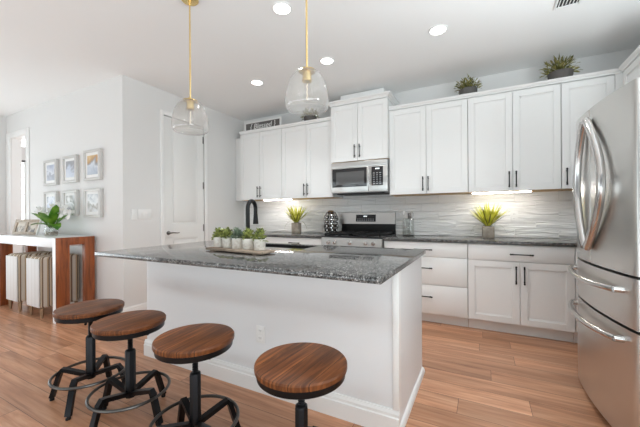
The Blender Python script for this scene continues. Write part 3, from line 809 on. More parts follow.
# ------------------------------------------------------------------ microwave
MX0, MX1, MZ0, MZ1 = -1.748, -1.004, 1.440, 1.836
t = thing('microwave', 'stainless over-the-range microwave with black glass door', 'microwave', (MX0, YM - 0.005, MZ0))
w_, h_ = MX1 - MX0, MZ1 - MZ0
MB().box(0.0, w_, 0.035, 0.395, 0.0, h_).build('body', M['steel_side'], t)
MB().box(0.002, w_ - 0.002, 0.0, 0.034, h_ - 0.072, h_ - 0.002, 0.004).build('top_vent_panel', M['steel_h'], t)
dr = MB().box(0.002, 0.505, -0.004, 0.034, 0.008, h_ - 0.075, 0.004).build('door', M['steel_h'], t)
MB().box(0.018, 0.488, -0.008, -0.004, 0.078, h_ - 0.082, 0.002).build('glass', M['black_glass'], dr)
MB().box(0.075, 0.455, -0.0095, -0.0081, 0.105, h_ - 0.125, 0.001).build('window', M['window_mesh'], dr)
MB().tube([(0.523, -0.032, 0.085), (0.523, -0.036, 0.12), (0.523, -0.036, h_ - 0.13), (0.523, -0.032, h_ - 0.095)], 0.010, 12).tube([(0.523, 0.0, 0.10), (0.523, -0.034, 0.10)], 0.007, 8).tube([(0.523, 0.0, h_ - 0.11), (0.523, -0.034, h_ - 0.11)], 0.007, 8).build('handle', M['handle_steel'], t)
MB().box(0.507, w_ - 0.002, -0.002, 0.034, 0.008, h_ - 0.075, 0.004).build('control_frame', M['steel_h'], t)
cp = MB().box(0.548, w_ - 0.052, -0.006, -0.002, 0.080, h_ - 0.086, 0.002).build('control_panel', M['black_glass'], t)
mm = MB()
for j in range(6):
    for i in range(3):
        xx = 0.567 + i * 0.040; zz = 0.098 + j * 0.026
        mm.box(xx, xx + 0.022, -0.0075, -0.0061, zz, zz + 0.009)
mm.build('keypad', M['blue_grey_dot'], cp)
mm = MB()
for k in range(4): mm.box(0.600 + k * .013, 0.608 + k * .013, -0.0075, -0.0061, 0.278, 0.292)
mm.build('clock_digits', M['display'], cp)
MB().box(0.06, w_ - 0.06, 0.05, 0.36, -0.012, -0.0005, 0.004).build('grease_filter', M['matte_black'], t)

# ------------------------------------------------------------------ refrigerator (front faces -x)
FY0, FY1 = 1.932, 2.832
FM = (FY0 + FY1) / 2
def fx(y): return 0.564 + (0.064 * ((2.50 - y) / 0.57) ** 2 if y < 2.50 else 0.050 * ((y - 2.50) / 0.332) ** 3)
t = thing('refrigerator', 'stainless french-door refrigerator with bowed front at right edge', 'refrigerator', (1.03, FM, 0))
off = Vector((-1.03, -FM, 0))
def T(p): return (p[0] - 1.03, p[1] - FM, p[2])
MB().box(0.712 - 1.03, XR - 0.03 - 1.03, FY0 + 0.008 - FM, FY1 - 0.008 - FM, 0.03, 1.765, 0.006).build('body', M['steel_side'], t)
MB().box(0.72 - 1.03, XR - 0.1 - 1.03, FY0 + 0.03 - FM, FY1 - 0.03 - FM, 0.0, 0.03).build('base_grille', M['matte_black'], t)
def bowed(y0, y1, z0, z1, top_round=0.0, n=24, r=0.012):
    m = MB()
    poly = []
    ys = [y0 + (y1 - y0) * k / n for k in range(n + 1)]
    front = []
    for y in ys:
        e = min(y - y0, y1 - y); x = fx(y)
        if e < r: x += r - math.sqrt(max(r * r - (r - e) ** 2, 0))
        front.append((x, y))
    # add rounding samples at both ends
    extra0 = [(fx(y0) + r * (1 - math.sin(a)), y0 + r * (1 - math.cos(a))) for a in (0.0, 0.4, 0.8, 1.2)]
    extra1 = [(fx(y1) + r * (1 - math.sin(a)), y1 - r * (1 - math.cos(a))) for a in (1.2, 0.8, 0.4, 0.0)]
    front = extra0 + [p for p in front if y0 + r < p[1] < y1 - r] + extra1
    poly = front + [(0.705, y1), (0.705, y0)]
    poly = [(p[0] - 1.03, p[1] - FM) for p in poly]
    m.prism(poly, 'z', z0, z1)
    return m
zb = [(0.055, 0.606), (0.620, 0.858), (0.872, 1.782)]
ga = MB()
for (a, b_) in ((0.606, 0.620), (0.858, 0.872)): ga.box(0.645 - 1.03, 0.711 - 1.03, FY0 + .006 - FM, FY1 - .006 - FM, a, b_)
ga.build('gasket', M['gasket'], t)
fz = bowed(FY0, FY1, *zb[0]).build('freezer_drawer', M['steel'], t)
md = bowed(FY0, FY1, *zb[1]).build('middle_drawer', M['steel'], t)
dn = bowed(FY0, FM - 0.003, *zb[2]).build('door', M['steel'], t)
df = bowed(FM + 0.003, FY1, *zb[2]).build('door', M['steel'], t)
# curved door handles ( )
for sgn, par in ((1, df), (-1, dn)):
    m = MB(); pts = []
    for k in range(25):
        u = k / 24; s_ = math.sin(PI * u) ** 0.85
        y = FM + sgn * (0.020 + (0.11 if sgn > 0 else 0.215) * s_)
        pts.append((fx(y) - 0.020 - (0.010 if sgn > 0 else 0.012) * s_ - 1.03, y - FM, 0.965 + 0.745 * u))
    m.tube(pts, 0.012, 12, flat=(0.020, 0.026))
    for u in (0, 24):
        p = pts[u]; m.tube([(p[0] + 0.03, p[1], p[2]), (p[0] - 0.004, p[1], p[2])], 0.012, 10)
    m.build('handle', M['handle_steel'], par)
for par, z, in ((md, 0.790), (fz, 0.548)):
    m = MB(); pts = []
    for k in range(25):
        u = k / 24; y = FY0 + 0.10 + 0.70 * u; s_ = math.sin(PI * u)
        pts.append((fx(y) - 0.030 - 0.022 * s_ ** 0.7 - 1.03, y - FM, z - 0.012 * s_))
    m.tube(pts, 0.0155, 14)
    for k in (0, 24):
        p = pts[k]; m.tube([(p[0] + 0.035, p[1], p[2]), (p[0] - 0.006, p[1], p[2])], [0.017, 0.0165], 12)
    m.build('handle', M['handle_steel'], par)
MB().lathe([(0, 0), (0.02, 0), (0.018, 0.002), (0, 0.0022)], seg=24).move(Matrix.Translation((fx(2.60) - 1.03, 2.60 - FM, 0.915)) @ Matrix.Rotation(R(-90), 4, 'Y') @ Matrix.Diagonal((0.45, 1.5, 1, 1))).build('badge', M['chrome'], df)

# ------------------------------------------------------------------ island
IX0, IX1, IY0, IY1 = -2.545, -0.376, 1.268, 2.425
BX0, BX1, BY0, BY1 = -2.505, -0.402, 1.645, 2.395
t = thing('kitchen_island', 'white kitchen island with panelled front and baseboard under the granite', 'island', (BX0, BY0, 0))
def I(m): return m.move(Matrix.Translation((-BX0, -BY0, 0)))
IT = CT - 0.031
SX0, SX1, SY0, SY1 = -1.80, -1.235, 2.085, 2.350   # sink cut-out
ib = MB()
ib.box(BX0, BX1, BY0, BY0 + 0.12, 0.001, IT)
ib.box(BX0, SX0 - 0.03, BY0 + 0.12, BY1, 0.10, IT).box(SX1 + 0.03, BX1, BY0 + 0.12, BY1, 0.10, IT).box(SX0 - 0.03, SX1 + 0.03, BY0 + 0.12, BY1, 0.10, 0.62)
ib.box(BX0 + 0.01, BX1 - 0.01, BY0 + 0.12, BY1 - 0.07, 0.001, 0.10)
ib.box(BX1 - 0.02, BX1, BY0 + 0.12, BY1, 0.001, 0.10)
I(ib).build('body', M['island'], t)
I(MB().box(SX0 - 0.03, SX1 + 0.03, BY1 - 0.02, BY1, 0.621, IT)).build('apron_panel', M['cabinet'], t)
I(MB().box(BX1 - 0.024, BX1 + 0.010, BY0 - 0.010, BY0 - 0.0003, 0.131, IT, 0.003).box(BX1 + 0.0003, BX1 + 0.010, BY0 - 0.0003, BY0 + 0.045, 0.131, IT, 0.003)).build('corner_post', M['trim'], t)
bb = MB().prism([(BY0 - 0.0005 - p[0], p[1] + 0.0006) for p in base_profile(0.13, 0.02)], 'x', BX0 - 0.015, BX1 + 0.012)
bb.prism([(BX0 - 0.0005 - p[0], p[1] + 0.0006) for p in base_profile(0.13, 0.015)], 'y', BY0, BY1)
I(bb).build('baseboard', M['trim'], t, smooth=False)
qr = [(BX1 + 0.0005, 0.0006)] + [(BX1 + 0.0005 + 0.020 * math.cos(a), 0.0006 + 0.034 * math.sin(a)) for a in [k * PI / 12 for k in range(7)]]
I(MB().prism(qr, 'y', BY0, BY1)).build('shoe_moulding', M['trim'], t)
# cabinet doors on the working side
for k, (a, b_) in enumerate(((BX0 + .01, -1.83), (-1.185, -0.80), (-0.79, BX1 - .01))):
    dd = MB().box(a, b_, BY1 + 0.001, BY1 + 0.019, 0.115, IT - 0.02, 0.003)
    o = I(dd).build('door', M['cabinet'], t)
    hm = MB().tube([(b_ - .05, BY1 + 0.045, 0.60), (b_ - .05, BY1 + 0.045, 0.77)], 0.006, 8).tube([(b_ - .05, BY1 + 0.015, 0.62), (b_ - .05, BY1 + 0.045, 0.62)], 0.005, 8).tube([(b_ - .05, BY1 + 0.015, 0.75), (b_ - .05, BY1 + 0.045, 0.75)], 0.005, 8)
    I(hm).build('handle', M['black'], o)

# island top with sink cut-out: one welded slab
def slab_with_hole(x0, x1, y0, y1, hx0, hx1, hy0, hy1, z0, z1):
    m = MB(); xs = [x0, hx0, hx1, x1]; ys = [y0, hy0, hy1, y1]
    vt = {(i, j, k): m.bm.verts.new((xs[i], ys[j], z)) for i in range(4) for j in range(4) for k, z in ((0, z0), (1, z1))}
    for i in range(3):
        for j in range(3):
            if (i, j) == (1, 1): continue
            for k in (0, 1): m.bm.faces.new([vt[a, b, k] for a, b in ((i, j), (i + 1, j), (i + 1, j + 1), (i, j + 1))])
    def side(a, b):
        m.bm.faces.new([vt[a[0], a[1], 0], vt[b[0], b[1], 0], vt[b[0], b[1], 1], vt[a[0], a[1], 1]])
    for i in range(3): side((i, 0), (i + 1, 0)); side((i, 3), (i + 1, 3)); side((0, i), (0, i + 1)); side((3, i), (3, i + 1))
    side((1, 1), (2, 1)); side((1, 2), (2, 2)); side((1, 1), (1, 2)); side((2, 1), (2, 2))
    ed = [e for e in m.bm.edges if len(e.link_faces) == 2 and abs(e.link_faces[0].normal.dot(e.link_faces[1].normal)) < 0.5 and not (hx0 - .001 < e.verts[0].co.x < hx1 + .001 and hy0 - .001 < e.verts[0].co.y < hy1 + .001 and hx0 - .001 < e.verts[1].co.x < hx1 + .001 and hy0 - .001 < e.verts[1].co.y < hy1 + .001)]
    bmesh.ops.recalc_face_normals(m.bm, faces=m.bm.faces[:])
    bmesh.ops.bevel(m.bm, geom=ed, offset=0.004, segments=2, affect='EDGES', profile=0.5)
    return m
tag(slab_with_hole(IX0, IX1, IY0, IY1, SX0, SX1, SY0, SY1, CT - 0.030, CT).build('countertop', M['granite']), 'large polished granite top of the island with a sink cut-out', 'countertop')
t = thing('sink', 'black kitchen sink set into the island top behind the potted succulents', 'sink', ((SX0 + SX1) / 2, (SY0 + SY1) / 2, CT - 0.031))
sw, sd = (SX1 - SX0) / 2 - 0.001, (SY1 - SY0) / 2 - 0.001
s = MB()
s.box(-sw, sw, -sd, -sd + .012, -0.21, 0.025).box(-sw, sw, sd - .012, sd, -0.21, 0.025).box(-sw, -sw + .012, -sd, sd, -0.21, 0.025).box(sw - .012, sw, -sd, sd, -0.21, 0.025).box(-sw, sw, -sd, sd, -0.22, -0.21)
s.build('basin', M['matte_black'], t)
MB().lathe([(0, 0), (0.045, 0), (0.042, 0.004), (0, 0.002)], (0, 0.05, -0.2098), 24).build('drain', M['chrome'], t)
# faucet
fxp, fyp = -1.702, 1.985
t = thing('faucet', 'matte black pull-down faucet arching up behind the potted succulents', 'faucet', (fxp, fyp, CT + 0.0005))
MB().lathe([(0, 0), (0.028, 0), (0.028, 0.006), (0.022, 0.010), (0.019, 0.09), (0, 0.09)], seg=24).build('base', M['matte_black'], t)
pts = [(0, 0, 0.05), (0, 0, 0.20), (0, 0, 0.315)]
for k in range(1, 13):
    a = PI * k / 12; pts.append((-0.02 * (1 - math.cos(a)) * .5, 0.062 - 0.062 * math.cos(a), 0.315 + 0.068 * math.sin(a)))
pts.append((-0.02, 0.124, 0.27))
MB().tube(pts, 0.0165, 14).build('spout', M['matte_black'], t)
MB().lathe([(0.0, 0), (0.023, 0), (0.023, 0.012), (0.0185, 0.06), (0.0175, 0.085), (0, 0.085)], (-0.02, 0.124, 0.188), 20).build('spray_head', M['matte_black'], t)
MB().tube([(0.012, 0, 0.06), (0.045, 0, 0.065), (0.085, -0.004, 0.10)], [0.010, 0.008, 0.006], 10).build('lever', M['matte_black'], t)

# outlet on island
def plate(name, label, cat, loc, rotz, gangs, kind, w1=0.07, h=0.115, group=None):
    t = thing(name, label, cat, loc, rotz, group)
    w_ = w1 + (gangs - 1) * 0.046
    MB().box(-w_ / 2, w_ / 2, -0.006, -0.0005, -h / 2, h / 2, 0.0025).build('plate', M['plastic'], t)
    for k in range(gangs):
        xx = (k - (gangs - 1) / 2) * 0.046
        if kind == 'outlet':
            for zz in (-0.024, 0.024):
                o = MB().box(xx - .017, xx + .017, -0.009, -0.0062, zz - .015, zz + .015, 0.003).build('receptacle', M['plastic'], t)
                MB().box(xx - .008, xx - .006, -0.0095, -0.0088, zz - .002, zz + .007).box(xx + .006, xx + .008, -0.0095, -0.0088, zz - .002, zz + .007).build('slots', M['gasket'], o)
        else:
            MB().box(xx - .016, xx + .016, -0.011, -0.0062, -.033, .033, 0.003).build('rocker', M['plastic'], t)
    return t
plate('wall_outlet', 'white duplex outlet on the front of the island', 'outlet', (-1.305, BY0 - 0.001, 0.378), 0, 1, 'outlet')
plate('wall_outlet', 'white outlet on the tiled backsplash right of the right-hand spiky plant', 'outlet', (0.315, D - 0.0095, 1.135), 0, 1, 'outlet')
plate('light_switch', 'white triple rocker switch plate on wall beside the pantry door', 'switch', (XL + 0.001, 2.335, 1.190), R(90), 3, 'switch')
t = thing('wall_control', 'narrow white wall control left of the triple switch plate', 'control', (XL + 0.001, 2.205, 1.185), R(90))
MB().box(-.03, .03, -0.014, -0.0005, -.062, .062, 0.004).build('housing', M['plastic'], t)
MB().box(-.014, .014, -0.017, -0.0142, -.002, .035, 0.002).build('button', M['plastic'], t)

# ------------------------------------------------------------------ bar stools
def make_stool(label, loc, rot, lift=0.0):
    t = thing('bar_stool', label, 'stool', loc, rot, 'round bar stools along the island')
    SR = 0.187
    MB().lathe([(0, 0.5285), (SR - 0.006, 0.5285), (SR - 0.001, 0.531), (SR, 0.536), (SR, 0.549), (SR - 0.004, 0.5545), (SR - 0.010, 0.556), (0, 0.5565)], seg=64).build('seat', M['seat'], t)
    MB().lathe([(0, 0.500), (SR - 0.012, 0.500), (SR - 0.009, 0.503), (SR - 0.007, 0.528), (0, 0.528)], seg=64).build('seat_rim', M['iron'], t)
    sc = MB(); prof = [(0, 0.36), (0.0125, 0.36)]
    z = 0.37
    while z < 0.485: prof += [(0.0145, z), (0.0120, z + 0.004)]; z += 0.008
    prof += [(0.0145, 0.488), (0.03, 0.492), (0.03, 0.4995), (0, 0.4995)]
    sc.lathe(prof, seg=18).build('screw', M['iron'], t)
    MB().lathe([(0, 0.125), (0.026, 0.125), (0.029, 0.13), (0.029, 0.19), (0.0275, 0.195), (0.0275, 0.388), (0.024, 0.396), (0.019, 0.399), (0, 0.399)], seg=8).build('column', M['iron'], t)
    MB().tube([(0.0, 0.0, 0.492), (0.06, 0.015, 0.488), (0.11, 0.03, 0.474)], [0.006, 0.006, 0.008], 8).build('height_lever', M['iron'], t)
    for k in range(4):
        a = PI / 2 * k
        m = MB()
        # flat bar: arm from the column, bent down to the foot
        ctr = [(0.020, 0.148), (0.140, 0.184), (0.164, 0.190), (0.178, 0.172), (0.226, 0.018)]
        hw = 0.0155; th = 0.0115
        rows = []
        for i, (r_, z_) in enumerate(ctr):
            p0 = Vector(ctr[max(i - 1, 0)]); p1 = Vector(ctr[min(i + 1, len(ctr) - 1)])
            tdir = (p1 - p0).normalized(); nr = Vector((-tdir.y, tdir.x))
            a1 = Vector((r_, z_)) + nr * th; a0 = Vector((r_, z_)) - nr * th
            rows.append([m.bm.verts.new((a0.x, -hw, a0.y)), m.bm.verts.new((a0.x, hw, a0.y)), m.bm.verts.new((a1.x, hw, a1.y)), m.bm.verts.new((a1.x, -hw, a1.y))])
        for A, B in zip(rows, rows[1:]):
            for j in range(4): m.bm.faces.new((A[j], A[(j + 1) % 4], B[(j + 1) % 4], B[j]))
        m.bm.faces.new(rows[0][::-1]); m.bm.faces.new(rows[-1])
        m.move(Matrix.Rotation(a, 4, 'Z'))
        lg = m.build('leg', M['iron'], t)
        MB().lathe([(0, 0.0005), (0.013, 0.0005), (0.013, 0.010), (0.008, 0.014), (0.008, 0.022), (0, 0.022)], (0.226, 0, 0), 12).move(Matrix.Rotation(a, 4, 'Z')).build('foot_glide', M['matte_black'], lg)
    MB().tube([(0.202 * math.cos(2 * PI * k / 48), 0.202 * math.sin(2 * PI * k / 48), 0.163) for k in range(48)], 0.0085, 10, closed=True).build('foot_ring', M['iron_ring'], t)
    return t
s0 = make_stool('round wood-topped bar stool farthest from the camera, nearest the console table', (-2.248, 1.095, 0), R(-54))
def raise_seat(st, dz):
    for ch in st.children:
        if ch.name.split('.')[0] in ('seat', 'seat_rim', 'screw', 'height_lever'): ch.location.z += dz
for lab, x, y, rz, dz in (('second bar stool from the console table, wood seat overlapping the farthest one', -1.808, 1.085, 6, 0.014),
                      ('third bar stool from the console table, its wood seat before the island baseboard', -1.255, 1.070, -20, 0.020),
                      ('nearest bar stool, alone on the right in front of the island outlet', -0.655, 1.082, 8, 0.020)):
    c = copy_tree(s0); c.location = (x, y, 0); c.rotation_euler = (0, 0, R(rz)); c['label'] = lab; raise_seat(c, dz)
raise_seat(s0, 0.031)
# the boards of every seat run the same way as the photo shows
for o in [o for o in bpy.data.objects if o.name.split('.')[0] == 'seat' and o.parent and o.parent.name.startswith('bar_stool')]:
    o.rotation_euler = (0, 0, -o.parent.rotation_euler.z + R(random.choice((-4, 3, 0, 5))))

# ------------------------------------------------------------------ pendants
def pendant(label, x, y):
    t = thing('pendant_light', label, 'pendant light', (x, y, ZC), 0, 'glass pendant lights over the island')
    z = lambda v: v - ZC
    MB().lathe([(0, -0.001), (0.062, -0.001), (0.062, -0.018), (0.056, -0.024), (0.012, -0.026), (0.009, -0.045), (0, -0.045)], seg=32).build('canopy', M['brass'], t)
    MB().tube([(0, 0, -0.03), (0, 0, z(2.020))], 0.0058, 12).build('rod', M['brass'], t)
    MB().lathe([(0, z(2.026)), (0.017, z(2.026)), (0.019, z(2.014)), (0.050, z(2.010)), (0.052, z(2.005)), (0.026, z(2.002)), (0.026, z(1.957)), (0.029, z(1.955)), (0.029, z(1.945)), (0, z(1.945))], seg=28).build('socket', M['brass'], t)
    prof = [(0.030, 2.030), (0.055, 2.024), (0.078, 2.009), (0.098, 1.982), (0.114, 1.945), (0.125, 1.900), (0.132, 1.850), (0.1345, 1.810), (0.133, 1.785), (0.127, 1.762), (0.121, 1.754)]
    prof = [(r_ * (0.955 - 0.035 * max(0.0, (v - 1.85) / 0.18)), 1.783 + (v - 1.754) * 0.825) for r_, v in prof]
    out = [(r_, z(v)) for r_, v in prof]; inn = [(r_ - 0.003, z(v) - 0.001) for r_, v in prof][::-1]
    MB().lathe(out + inn, seg=56, cap=False).build('glass_shade', M['glass'], t)
    MB().lathe([(0, z(1.943)), (0.014, z(1.943)), (0.016, z(1.925)), (0.021, z(1.895)), (0.021, z(1.845)), (0.015, z(1.825)), (0, z(1.818))], seg=20).build('bulb', M['glass_thin'], t)
    MB().tube([(0.004 * math.cos(k), 0.004 * math.sin(k), z(1.932) - k * 0.005) for k in range(20)], 0.0012, 6).build('filament', M['filament'], t)
    return t
pendant('farther glass dome pendant on brass rod, in front of the pantry door', -1.892, 1.585)
pendant('nearer glass dome pendant on brass rod, in front of the wall cabinets', -0.904, 1.580)

# ------------------------------------------------------------------ recessed lights, vent
def can(label, x, y):
    t = thing('recessed_light', label, 'ceiling light', (x, y, ZC), 0, 'recessed ceiling lights')
    MB().lathe([(0.060, -0.0005), (0.082, -0.0005), (0.082, -0.004), (0.074, -0.008), (0.064, -0.006), (0.060, -0.0005)], seg=36, cap=False).build('trim_ring', M['plastic'], t)
    MB().lathe([(0, -0.0010), (0.0635, -0.0010), (0.0635, -0.0045), (0.03, -0.0065), (0, -0.007)], seg=36).build('diffuser', M['can'], t)
    l = bpy.data.lights.new('recessed_lamp', 'SPOT'); l.energy = 36; l.color = (0.95, 0.98, 0.985); l.spot_size = R(112); l.spot_blend = 0.8; l.shadow_soft_size = 0.06
    o = bpy.data.objects.new('recessed_lamp', l); o.location = (0, 0, -0.02); o.parent = t; COL.objects.link(o)
can('glowing recessed light nearest the camera, left of the nearer pendant rod', -1.362, 2.000)
can('glowing recessed light on the right, above the cabinets beside the microwave', -0.331, 2.872)
can('glowing recessed light just right of the nearer pendant glass', -1.418, 2.899)
can('glowing recessed light farthest left, between the two pendants', -2.392, 2.971)
t = thing('ceiling_vent', 'white slatted air vent in the ceiling at the top edge', 'vent', (0.585, 2.82, ZC))
f = MB()
for (a, b_, c_, d_) in ((-.085, -.068, -.19, .19), (.068, .085, -.19, .19), (-.068, .068, -.19, -.173), (-.068, .068, .173, .19)): f.box(a, b_, c_, d_, -0.010, -0.0005, 0.002)
f.build('frame', M['plastic'], t)
f = MB()
for k in range(6): f.box(-.058 + k * .0222, -.058 + k * .0222 + .005, -.173, .173, -0.010, -0.002)
f.build('slats', M['plastic'], t)
box('duct_opening', M['gasket'], -.068, .068, -.173, .173, -0.0018, -0.0006, t)

# ------------------------------------------------------------------ plants
def leaves(mat_name, n, spread, length, width, up=0.6, droop=0.6, base_r=0.02, z=0.0, seed=1, jit=0.35, seg=5, ymax=None):
    rnd = random.Random(seed); m = MB()
    for k in range(n):
        a = 2 * PI * k / n * 2.4 + rnd.uniform(-.5, .5)
        e = up + rnd.uniform(-jit, jit)
        dv = (math.cos(a) * spread, math.sin(a) * spread, e)
        if ymax is not None and math.sin(a) * spread * length > ymax * (e + spread): dv = (dv[0], abs(dv[1]) * 0.3, e + .3)
        m.blade((math.cos(a) * base_r * rnd.random(), math.sin(a) * base_r * rnd.random(), z), dv, length * rnd.uniform(.7, 1.1), width * rnd.uniform(.8, 1.15), droop * rnd.uniform(.3, 1.2), seg)
    return m
def spiky(label, x, y, s, pw, ph, seed):
    t = thing('spiky_plant', label, 'potted plant', (x, y, CT + 0.0005), R(6), 'spiky yellow-green plants on the back counter')
    m = MB().box(-pw / 2, pw / 2, -pw / 2, pw / 2, 0, ph, 0.006)
    m.build('pot', M['concrete'], t)
    MB().lathe([(0, ph - .004), (pw * .38, ph - .004), (pw * .30, ph + .006), (0, ph + .012)], seg=16).build('soil', M['dark_pot'], t)
    leaves('g', 120, 0.62, 0.27 * s, 0.014 * s, 1.0, 0.2, 0.024, ph, seed, 0.5, ymax=0.13).build('blades', M['grass_leaf'], t)
    m = leaves('g', 16, 0.75, 0.25 * s, 0.013 * s, 0.75, 0.15, 0.02, ph, seed + 3, 0.3, ymax=0.13)
    for sg in (-1, 1): m.blade((0.02 * sg, -0.01, ph), (sg, -0.12, 0.75), 0.24 * s, 0.012, 3.2, 10)
    m.build('outer_blades', M['grass_dark'], t)
spiky('spiky yellow-green plant in square concrete pot near the refrigerator', 0.055, 3.85, 1.0, 0.110, 0.125, 5)
spiky('spiky yellow-green plant in square concrete pot near the faucet', -2.395, 3.85, 1.0, 0.110, 0.150, 11)

def bushy(label, x, y, s, seed):
    t = thing('bushy_plant', label, 'potted plant', (x, y, UT + 0.0415), 0, 'bushy plants on top of the wall cabinets')
    o = MB().lathe([(0, 0), (0.075 * s, 0), (0.095 * s, 0.035 * s), (0.098 * s, 0.075 * s), (0.088 * s, 0.075 * s), (0.08 * s, 0.06 * s), (0, 0.06 * s)], seg=24).build('pot', M['dark_pot'], t)
    rnd = random.Random(seed); m = MB()
    for k in range(230):
        a = rnd.uniform(0, 2 * PI); e = rnd.uniform(-0.15, 1.3)
        rr = rnd.uniform(.2, 1.0)
        st = Vector((math.cos(a) * math.cos(e), math.sin(a) * math.cos(e), math.sin(e)))
        p = Vector((0, 0, 0.075 * s)) + Vector((st.x * .13, st.y * .11, st.z * .125)) * s * rr
        dv = st + Vector((rnd.uniform(-.6, .6), rnd.uniform(-.6, .6), rnd.uniform(-.2, .8)))
        m.blade(p, dv, rnd.uniform(.035, .07) * s, rnd.uniform(.010, .018) * s, rnd.uniform(0, 1.0), 3, 0.3, rnd.uniform(-1, 1))
    for k in range(26):
        a = rnd.uniform(0, 2 * PI); e = rnd.uniform(.15, 1.2)
        m.blade((0, 0, 0.06 * s), (math.cos(a) * math.cos(e), math.sin(a) * math.cos(e), math.sin(e)), .17 * s, .006 * s, .5, 4)
    m.build('foliage', M['shrub'], t)
bushy('bushy green plant in dark bowl above the cabinet right of the microwave', -0.131, 3.81, 0.95, 3)
bushy('larger bushy green plant in dark bowl on cabinets nearest the refrigerator', 0.688, 3.81, 1.06, 8)
bushy('bushy green plant on cabinets left of the microwave, behind the nearer pendant', -2.132, 3.81, 0.92, 14)

# sign on top of the cabinets
t = thing('sign', 'long white-framed grey sign with white lettering on leftmost wall cabinet', 'sign', (-3.000, D - 0.245, UT + 0.0415), 0)
lw, lh = 0.345, 0.165
MB().box(-lw + .018, lw - .018, 0.004, 0.012, 0.018, lh - .018).build('board', M['sign'], t)
f = MB()
for (a, b_, c_, d_) in ((-lw, lw, 0, .02), (-lw, lw, lh - .02, lh), (-lw, -lw + .02, .02, lh - .02), (lw - .02, lw, .02, lh - .02)): f.box(a, b_, -0.004, 0.018, c_, d_, 0.002)
f.build('frame', M['sign_white'], t)
def text_mesh(name, s, size, mat, parent, loc, rot=(R(90), 0, 0), ext=0.0012, shear=0.0):
    cu = bpy.data.curves.new(name, 'FONT'); cu.body = s; cu.size = size; cu.align_x = 'CENTER'; cu.align_y = 'CENTER'; cu.extrude = ext; cu.shear = shear
    tmp = bpy.data.objects.new(name, cu); COL.objects.link(tmp)
    bpy.context.view_layer.update()
    dg = bpy.context.evaluated_depsgraph_get()
    me = bpy.data.meshes.new_from_object(tmp.evaluated_get(dg))
    bpy.data.objects.remove(tmp); bpy.data.curves.remove(cu)
    me.materials.clear(); me.materials.append(mat)
    o = bpy.data.objects.new(name, me); COL.objects.link(o); o.parent = parent; o.location = loc; o.rotation_euler = rot
    return o
text_mesh('lettering', '{ Blessed }', 0.115, M['sign_white'], t, (0, 0.003, lh / 2 + 0.004), shear=0.2)

# spice carousel left of range
t = thing('spice_rack', 'round black spice carousel full of black-lidded jars beside the range', 'spice rack', (-1.862, 3.905, CT + 0.0005), 0)
MB().lathe([(0, 0), (0.075, 0), (0.075, 0.012), (0.02, 0.018), (0, 0.018)], seg=28).build('base', M['matte_black'], t)
MB().lathe([(0, 0.018), (0.035, 0.018), (0.035, 0.27), (0.05, 0.285), (0.06, 0.30), (0.035, 0.322), (0, 0.325)], seg=28).build('column', M['chrome'], t)
fr = MB()
for k in range(8):
    a = 2 * PI * k / 8 + .2
    fr.tube([(0.060 * math.cos(a), 0.060 * math.sin(a), 0.012), (0.098 * math.cos(a), 0.098 * math.sin(a), 0.08), (0.102 * math.cos(a), 0.102 * math.sin(a), 0.22), (0.058 * math.cos(a), 0.058 * math.sin(a), 0.30)], 0.0065, 8)
fr.build('frame', M['nickel'], t)
JAR = None
for col_ in range(8):
    for row in range(4):
        a = 2 * PI * col_ / 8 + .2 + PI / 8
        if math.sin(a) > 0.5: continue
        zz = 0.055 + row * 0.058
        rad = 0.062 + 0.014 * math.sin(PI * (row + .6) / 4.2)
        if JAR is None:
            j = MB().lathe([(0, -0.030), (0.019, -0.030), (0.020, -0.026), (0.020, 0.010), (0, 0.010)], seg=16).build('spice_jar', M['spice'])
            MB().lathe([(0, 0.0105), (0.0225, 0.0105), (0.0225, 0.025), (0.019, 0.028), (0, 0.028)], seg=16).build('lid', M['matte_black'], j)
            MB().lathe([(0, 0.0283), (0.012, 0.0283), (0.010, 0.0292), (0, 0.0294)], seg=14).build('lid_label', M['plastic'], j)
            JAR = j
        else:
            j = copy_tree(JAR)
        j.location = (-1.862 + rad * math.cos(a), 3.905 + rad * math.sin(a), CT + zz)
        j.rotation_euler = (0, R(90), a)
        tag(j, 'small spice jar with black lid in the carousel beside the range', 'jar', 'spice jars in the carousel')

# glass utensil jar
t = thing('glass_canister', 'clear glass canister holding utensils, right of the range', 'canister', (-0.815, 3.93, CT + 0.0005))
MB().lathe([(0, 0.004), (0.066, 0.004), (0.070, 0.010), (0.070, 0.205), (0.067, 0.210), (0.064, 0.205), (0.064, 0.016), (0, 0.014)], seg=36, cap=False).build('jar', M['glass_thin'], t)
MB().lathe([(0, 0), (0.068, 0), (0.071, 0.010), (0.066, 0.013), (0, 0.013)], seg=36).build('foot', M['nickel'], t)
ux, uy, uz = -0.815, 3.93, CT + 0.02
o = MB().tube([(ux - .02, uy, uz), (ux - .05, uy - .005, uz + .24)], 0.004, 8).lathe([(0, 0), (.024, .01), (.028, .03), (.02, .055), (0, .062)], (ux - .052, uy - .006, uz + .225), 14).build('serving_spoon', M['white_ceramic'])
tag(o, 'white spoon leaning left in the glass canister', 'utensil', 'utensils in the glass canister')
m = MB().tube([(ux + .02, uy, uz), (ux + .04, uy - .005, uz + .20)], 0.0045, 8)
for k in range(5):
    a = PI * k / 5
    m.tube([(ux + .04 + .026 * math.cos(a) * math.sin(PI * s_ / 8), uy - .005 + .026 * math.sin(a) * math.sin(PI * s_ / 8), uz + .20 + .075 * (1 - math.cos(PI * s_ / 8)) / 2) for s_ in range(9)], 0.0011, 5)
    m.tube([(ux + .04 - .026 * math.cos(a) * math.sin(PI * s_ / 8), uy - .005 - .026 * math.sin(a) * math.sin(PI * s_ / 8), uz + .20 + .075 * (1 - math.cos(PI * s_ / 8)) / 2) for s_ in range(9)], 0.0011, 5)
